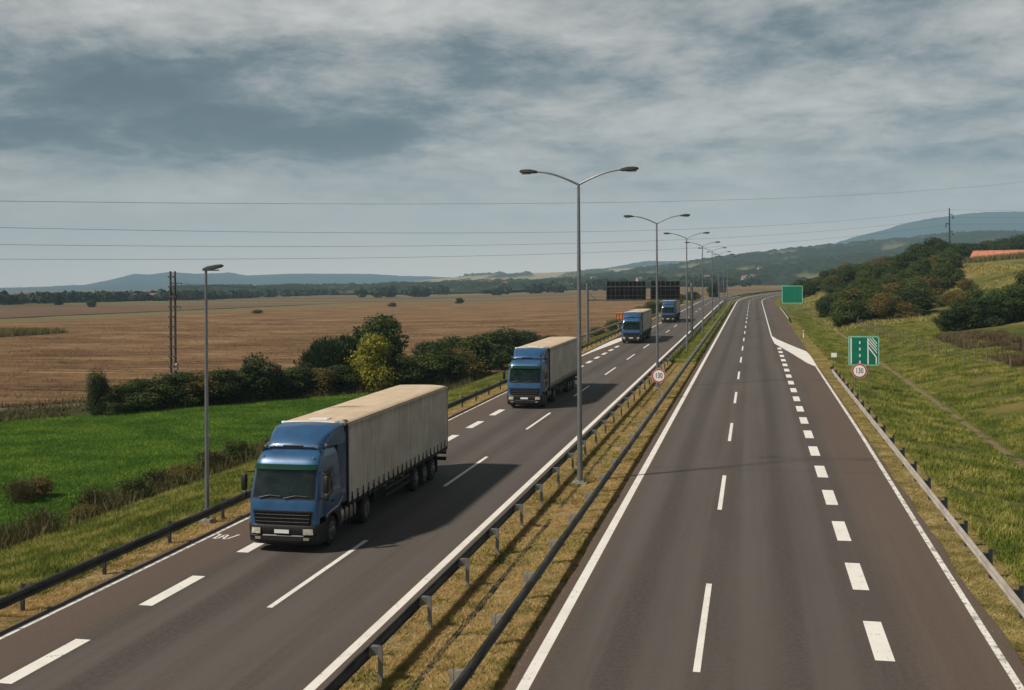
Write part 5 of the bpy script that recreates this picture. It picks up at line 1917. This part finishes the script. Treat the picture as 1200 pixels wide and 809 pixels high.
        for (ya, yb_) in ((2.27, 2.92),):
            vs = [(sg * 1.18, ya, 1.25), (sg * 1.235, yb_, 1.25), (sg * 1.235, yb_, 3.75), (sg * 1.13, ya, 3.45), (sg * 1.15, ya, 1.25), (sg * 1.20, yb_, 1.25), (sg * 1.20, yb_, 3.75), (sg * 1.10, ya, 3.45)]
            mb.add(vs, [(0, 1, 2, 3), (4, 7, 6, 5), (0, 4, 5, 1), (1, 5, 6, 2), (2, 6, 7, 3), (3, 7, 4, 0)])
        mb.build('side_fairing', M['blue2'], t)
        # roof lamps and horns
        mb = MB(); mb.tube([(sg * .92, .98, 3.36), (sg * .92, .90, 3.46)], .02, 6); mb.lathe((sg * .92, .86, 3.46), [(-.06, .045), (0, .055), (.06, .03)], 'y', 12); mb.build('roof_lamp', M['chrome'], t, True)
        mb = MB(); mb.lathe((sg * .90, front_y(sg * .90, 3.13) - .03, 3.12), [(-.02, .04), (0.02, .05), (.05, .05)], 'y', 12); mb.build('marker_lamp', M['chrome'], t, True)
        mb = MB(); mb.tube([(sg * 1.03, 1.5, 3.34), (sg * 1.05, 1.42, 3.44)], .02, 6); mb.lathe((sg * 1.05, 1.36, 3.45), [(-.05, .05), (0.02, .06), (.08, .03)], 'y', 12); mb.build('horn', M['chrome'], t, True)
    # roof air deflector
    secs = []
    for (y, z, w) in ((1.02, 3.42, .88), (1.10, 3.52, .92), (1.5, 3.78, 1.03), (2.0, 3.96, 1.12), (2.35, 4.0, 1.17), (2.80, 4.02, 1.20)):
        b0 = 3.36
        secs.append([(-w - .03, y, b0), (-w - .01, y, (b0 + z) / 2), (-w + .03, y, z - .05), (-w + .13, y, z), (0, y, z + .035), (w - .13, y, z), (w - .03, y, z - .05), (w + .01, y, (b0 + z) / 2), (w + .03, y, b0)])
    mb = MB(); mb.loft(secs, True, True); df = mb.build('roof_deflector', M['blue'], t, True)
    mb = MB(); mb.box(-.36, .36, 1.0, 1.06, 3.42, 3.475, .01); mb.box(-.86, .86, .99, 1.03, 3.385, 3.415); mb.build('deflector_vent', M['black'], df)
    # ---- chassis
    mb = MB()
    for sg in (-1, 1):
        mb.box(sg * .45 - .05, sg * .45 + .05, .9, 6.3, .78, 1.0)
        mb.box(sg * .5 - .06, sg * .5 + .06, 3.6, 16.3, 1.0, 1.26)
    for y in (1.42, 5.0, 11.4, 12.7, 14.0):
        mb.box(-.95, .95, y - .07, y + .07, .42, .58)
    mb.box(-.9, .9, 2.3, 3.2, .6, 1.15); mb.box(-.55, .55, 4.2, 5.6, .98, 1.1)
    mb.build('chassis', M['frame'], t)
    for sg in (-1, 1):
        # tanks and boxes between the axles
        mb = MB()
        rings = []
        for y in (2.46, 2.50, 3.95, 3.99):
            q = .0 if y in (2.50, 3.95) else .04
            ring = []
            for k in range(16):
                a = 2 * pi * k / 16
                ring.append((sg * .93 + .27 * (abs(cos(a)) ** .5 * np.sign(cos(a))) * (1 - q * 2), y, .76 + .28 * (abs(sin(a)) ** .5 * np.sign(sin(a))) * (1 - q * 2)))
            rings.append(ring)
        mb.loft(rings, True, True)
        tk = mb.build('fuel_tank', M['alu'], t, True)
        mb = MB()
        for y in (2.75, 3.2, 3.65): mb.box(min(sg * .64, sg * 1.225), max(sg * .64, sg * 1.225), y - .025, y + .025, .46, 1.06)
        mb.build('tank_strap', M['frame'], tk)
        mb = MB()
        for k in range(9):
            a0 = pi * k / 9; a1 = pi * (k + 1) / 9
            c, r_ = (5.0, .51), .60
            p0 = (c[0] + r_ * cos(a0), c[1] + r_ * sin(a0)); p1 = (c[0] + r_ * cos(a1), c[1] + r_ * sin(a1))
            x0, x1 = sorted((sg * .62, sg * 1.22))
            mb.add([(x0, p0[0], p0[1]), (x1, p0[0], p0[1]), (x1, p1[0], p1[1]), (x0, p1[0], p1[1])], [(0, 1, 2, 3)])
        mb.build('mudguard', M['black'], t)
        wheel(t, sg * 1.22, 1.42)
        wheel(t, sg * 1.23, 5.0, dual=True)
        for y in (11.35, 12.66, 13.97):
            wheel(t, sg * 1.25, y, .50, .38)
        # landing leg, side guard
        mb = MB(); mb.box(sg * .8 - .07, sg * .8 + .07, 6.9, 7.05, .42, 1.2); mb.box(sg * .8 - .12, sg * .8 + .12, 6.83, 7.12, .38, .43); mb.build('landing_leg', M['frame'], t)
        mb = MB()
        for z in (.58, .84): mb.box(sg * 1.2 - .015, sg * 1.2 + .015, 7.4, 10.6, z - .06, z + .06)
        for y in (7.6, 9.0, 10.4): mb.box(sg * 1.17 - .02, sg * 1.17 + .02, y - .04, y + .04, .5, 1.2)
        mb.build('side_guard', M['frame'], t)
    # ---- trailer body
    YF, YB, ZB, ZT = 2.95, 16.5, 1.20, 4.0
    for sg in (-1, 1):
        vs = []; fs = []
        ny, nz = 180, 12
        for j in range(nz + 1):
            z = ZB - .02 + (ZT - .06 - ZB + .02) * j / nz
            for i in range(ny + 1):
                y = YF + .04 + (YB - YF - .08) * i / ny
                fold = .008 * sin(y * 9.5 + 1.4 * sin(y * 1.3) + .25 * z) * (0.35 + .65 * (1 - j / nz)) + .02 * (float(vnoise(y * 1.4, z * .8 + sg)) - .5)
                lowb = .014 * sin(y * 11.6) if j == 0 else 0
                vs.append((sg * (1.268 + fold), y, z + (lowb if j == 0 else 0)))
        for j in range(nz):
            for i in range(ny):
                a = j * (ny + 1) + i
                fs.append((a, a + 1, a + ny + 2, a + ny + 1))
        cu = new_obj('side_curtain', vs, fs, CURT, t, True)
        mb = MB()
        mb.box(sg * 1.25 - .02, sg * 1.25 + .02, YF, YB, ZT - .10, ZT - .01); mb.build('top_rail', M['dgrey'], t)
        mb = MB(); mb.box(sg * 1.24 - .03, sg * 1.24 + .03, YF, YB, ZB - .16, ZB - .04); mb.build('bottom_rail', M['frame'], t)
        for y in (YF + .02, YB - .02):
            mb = MB(); mb.box(sg * 1.255 - .03, sg * 1.255 + .03, y - .04, y + .04, ZB, ZT - .02); mb.build('corner_post', M['alu'] if y > 5 else M['dgrey'], t)
    # strap buckles along the lower hem
    sb = None
    for sg in (-1, 1):
        for k in range(22):
            y = YF + .35 + k * .60
            if sb is None:
                mb = MB(); mb.box(-.012, .012, -.022, .022, -.16, .30); mb.box(-.02, .02, -.04, .04, .02, .12)
                sb = mb.build('strap', M['black'], t); q = sb
            else:
                q = sb.copy(); COL.objects.link(q); q.parent = t
            q.location = (sg * 1.298, y, ZB + .0)
    # roof: slightly sagging tarpaulin over bows
    vs = []; fs = []
    nx, ny = 10, 120
    for i in range(ny + 1):
        y = YF - .02 + (YB - YF + .04) * i / ny
        bow = .022 * abs(sin((y - YF) * pi / .68)) ** .5
        for j in range(nx + 1):
            u = -1 + 2 * j / nx
            x = 1.285 * u
            z = ZT + .045 * (1 - u * u) + bow * (1 - u ** 6) - .03 * (abs(u) > .99)
            z += .012 * (float(vnoise(x * 2 + 9, y * 1.1)) - .5)
            vs.append((x, y, z))
    for i in range(ny):
        for j in range(nx):
            a = i * (nx + 1) + j
            fs.append((a, a + 1, a + nx + 2, a + nx + 1))
    k0 = len(vs)
    for i in range(ny + 1):
        y = YF - .02 + (YB - YF + .04) * i / ny
        for sg in (-1, 1):
            vs.append((sg * 1.295, y, ZT - .09 + .012 * sin(y * 12) + .02 * (float(vnoise(y * 2.3, sg)) - .5)))
    for i in range(ny):
        fs.append((i * (nx + 1), (i + 1) * (nx + 1), k0 + 2 * (i + 1), k0 + 2 * i))
        fs.append((i * (nx + 1) + nx, k0 + 2 * i + 1, k0 + 2 * (i + 1) + 1, (i + 1) * (nx + 1) + nx))
    rf_ = new_obj('trailer_roof', vs, fs, ROOFT, t, True)
    # front roof edge: rolled tarpaulin, bunched cloth at the corner
    mb = MB(); mb.tube([(-1.22, YF - .02, ZT - .02), (-.6, YF - .05, ZT - .01), (0, YF - .04, ZT + .0), (.6, YF - .05, ZT - .01), (1.2, YF - .02, ZT - .03)], .06, 8)
    mb.tube([(-1.0, YF - .06, ZT - .16), (0, YF - .09, ZT - .18), (1.0, YF - .06, ZT - .14)], .035, 8); mb.build('roof_roller', M['white'], rf_, True)
    mb = MB()
    rr = random.Random(5)
    mb.tube([(1.02 + .05 * rr.random(), YF - .05 + k * .09, ZT - .0 + .05 * rr.random()) for k in range(7)], [.06, .085, .07, .09, .07, .08, .03], 7)
    mb.tube([(.80 + .08 * k, YF - .07 + .02 * rr.random(), ZT + .01 + .03 * rr.random()) for k in range(6)], [.03, .07, .06, .08, .07, .05], 7); mb.build('bunched_tarp', M['concrete'], rf_, True)
    mb = MB(); mb.box(-.35, .35, YF + .35, YF + .8, ZT + .055, ZT + .085, .01); mb.build('roof_patch', M['plate'], rf_)
    mb = MB(); mb.box(-1.24, 1.24, YF, YF + .06, ZB - .1, ZT - .05); mb.build('headboard', M['dgrey'], t)
    mb = MB(); mb.box(-1.22, 1.22, YF + .06, YB - .05, ZB - .12, ZB - .01); mb.build('trailer_floor', M['frame'], t)
    # rear doors, bumper and lights
    for sg in (-1, 1):
        x0, x1 = sorted((sg * .01, sg * 1.22))
        mb = MB(); mb.box(x0, x1, YB - .05, YB - .01, ZB, ZT - .05); d_ = mb.build('rear_door', M['alu'], t)
        mb = MB(); mb.tube([(sg * .35, YB + .02, ZB + .1), (sg * .35, YB + .02, ZT - .15)], .02, 6); mb.build('locking_bar', M['chrome'], d_)
        x0, x1 = sorted((sg * .8, sg * 1.2))
        mb = MB(); mb.box(x0, x1, YB + .0, YB + .05, .78, .92); mb.build('tail_light', M['red_lens'], t)
        mb = MB(); mb.box(sg * 1.0 - .25, sg * 1.0 + .25, 14.75, 14.78, .25, 1.0); mb.build('mud_flap', M['black'], t)
    mb = MB(); mb.box(-1.2, 1.2, YB - .1, YB, .50, .66); mb.box(-1.22, 1.22, YB - .12, YB - .0, .95, 1.12)
    for sg in (-1, 1): mb.box(sg * .6 - .04, sg * .6 + .04, YB - .12, YB - .05, .6, 1.1)
    mb.build('rear_bumper', M['frame'], t)
    return t


truck0 = make_truck()
tl = ['nearest and largest blue semi truck, with a dirty grey curtain-sided trailer', 'second blue semi truck in the convoy, driving right behind the nearest truck',
      'third blue semi truck, just in front of the sign gantry', 'farthest blue semi truck, small beneath the right gantry panel']
for i, (off, Y) in enumerate(((-15.46, 35.8), (-15.42, 76.9), (-15.75, 150.0), (-15.5, 212.5))):
    o = truck0 if i == 0 else copy_tree(truck0)
    o['label'] = tl[i]
    o['group'] = 'blue trucks driving in convoy'
    x, y, z = road_pt(Y, off)
    o.location = (x, y, z + 0.004)
    o.rotation_euler = (math.atan(GR), 0, 0)


# ------------------------------------------------------------------ air
mb = MB(); mb.box(-10500, 10500, -10500, 10500, -60, 620)
hz = mb.build('haze', None)
hm = bpy.data.materials.new('haze')
hm.use_nodes = True
hm.node_tree.nodes.clear()
ho = hm.node_tree.nodes.new('ShaderNodeOutputMaterial')
hv = hm.node_tree.nodes.new('ShaderNodeVolumePrincipled')
hv.inputs['Color'].default_value = (0.50, 0.77, 1.0, 1)
hv.inputs['Density'].default_value = 0.00014
hv.inputs['Anisotropy'].default_value = -0.1
hm.node_tree.links.new(hv.outputs[0], ho.inputs['Volume'])
hz.data.materials.append(hm)
hz['kind'] = 'stuff'
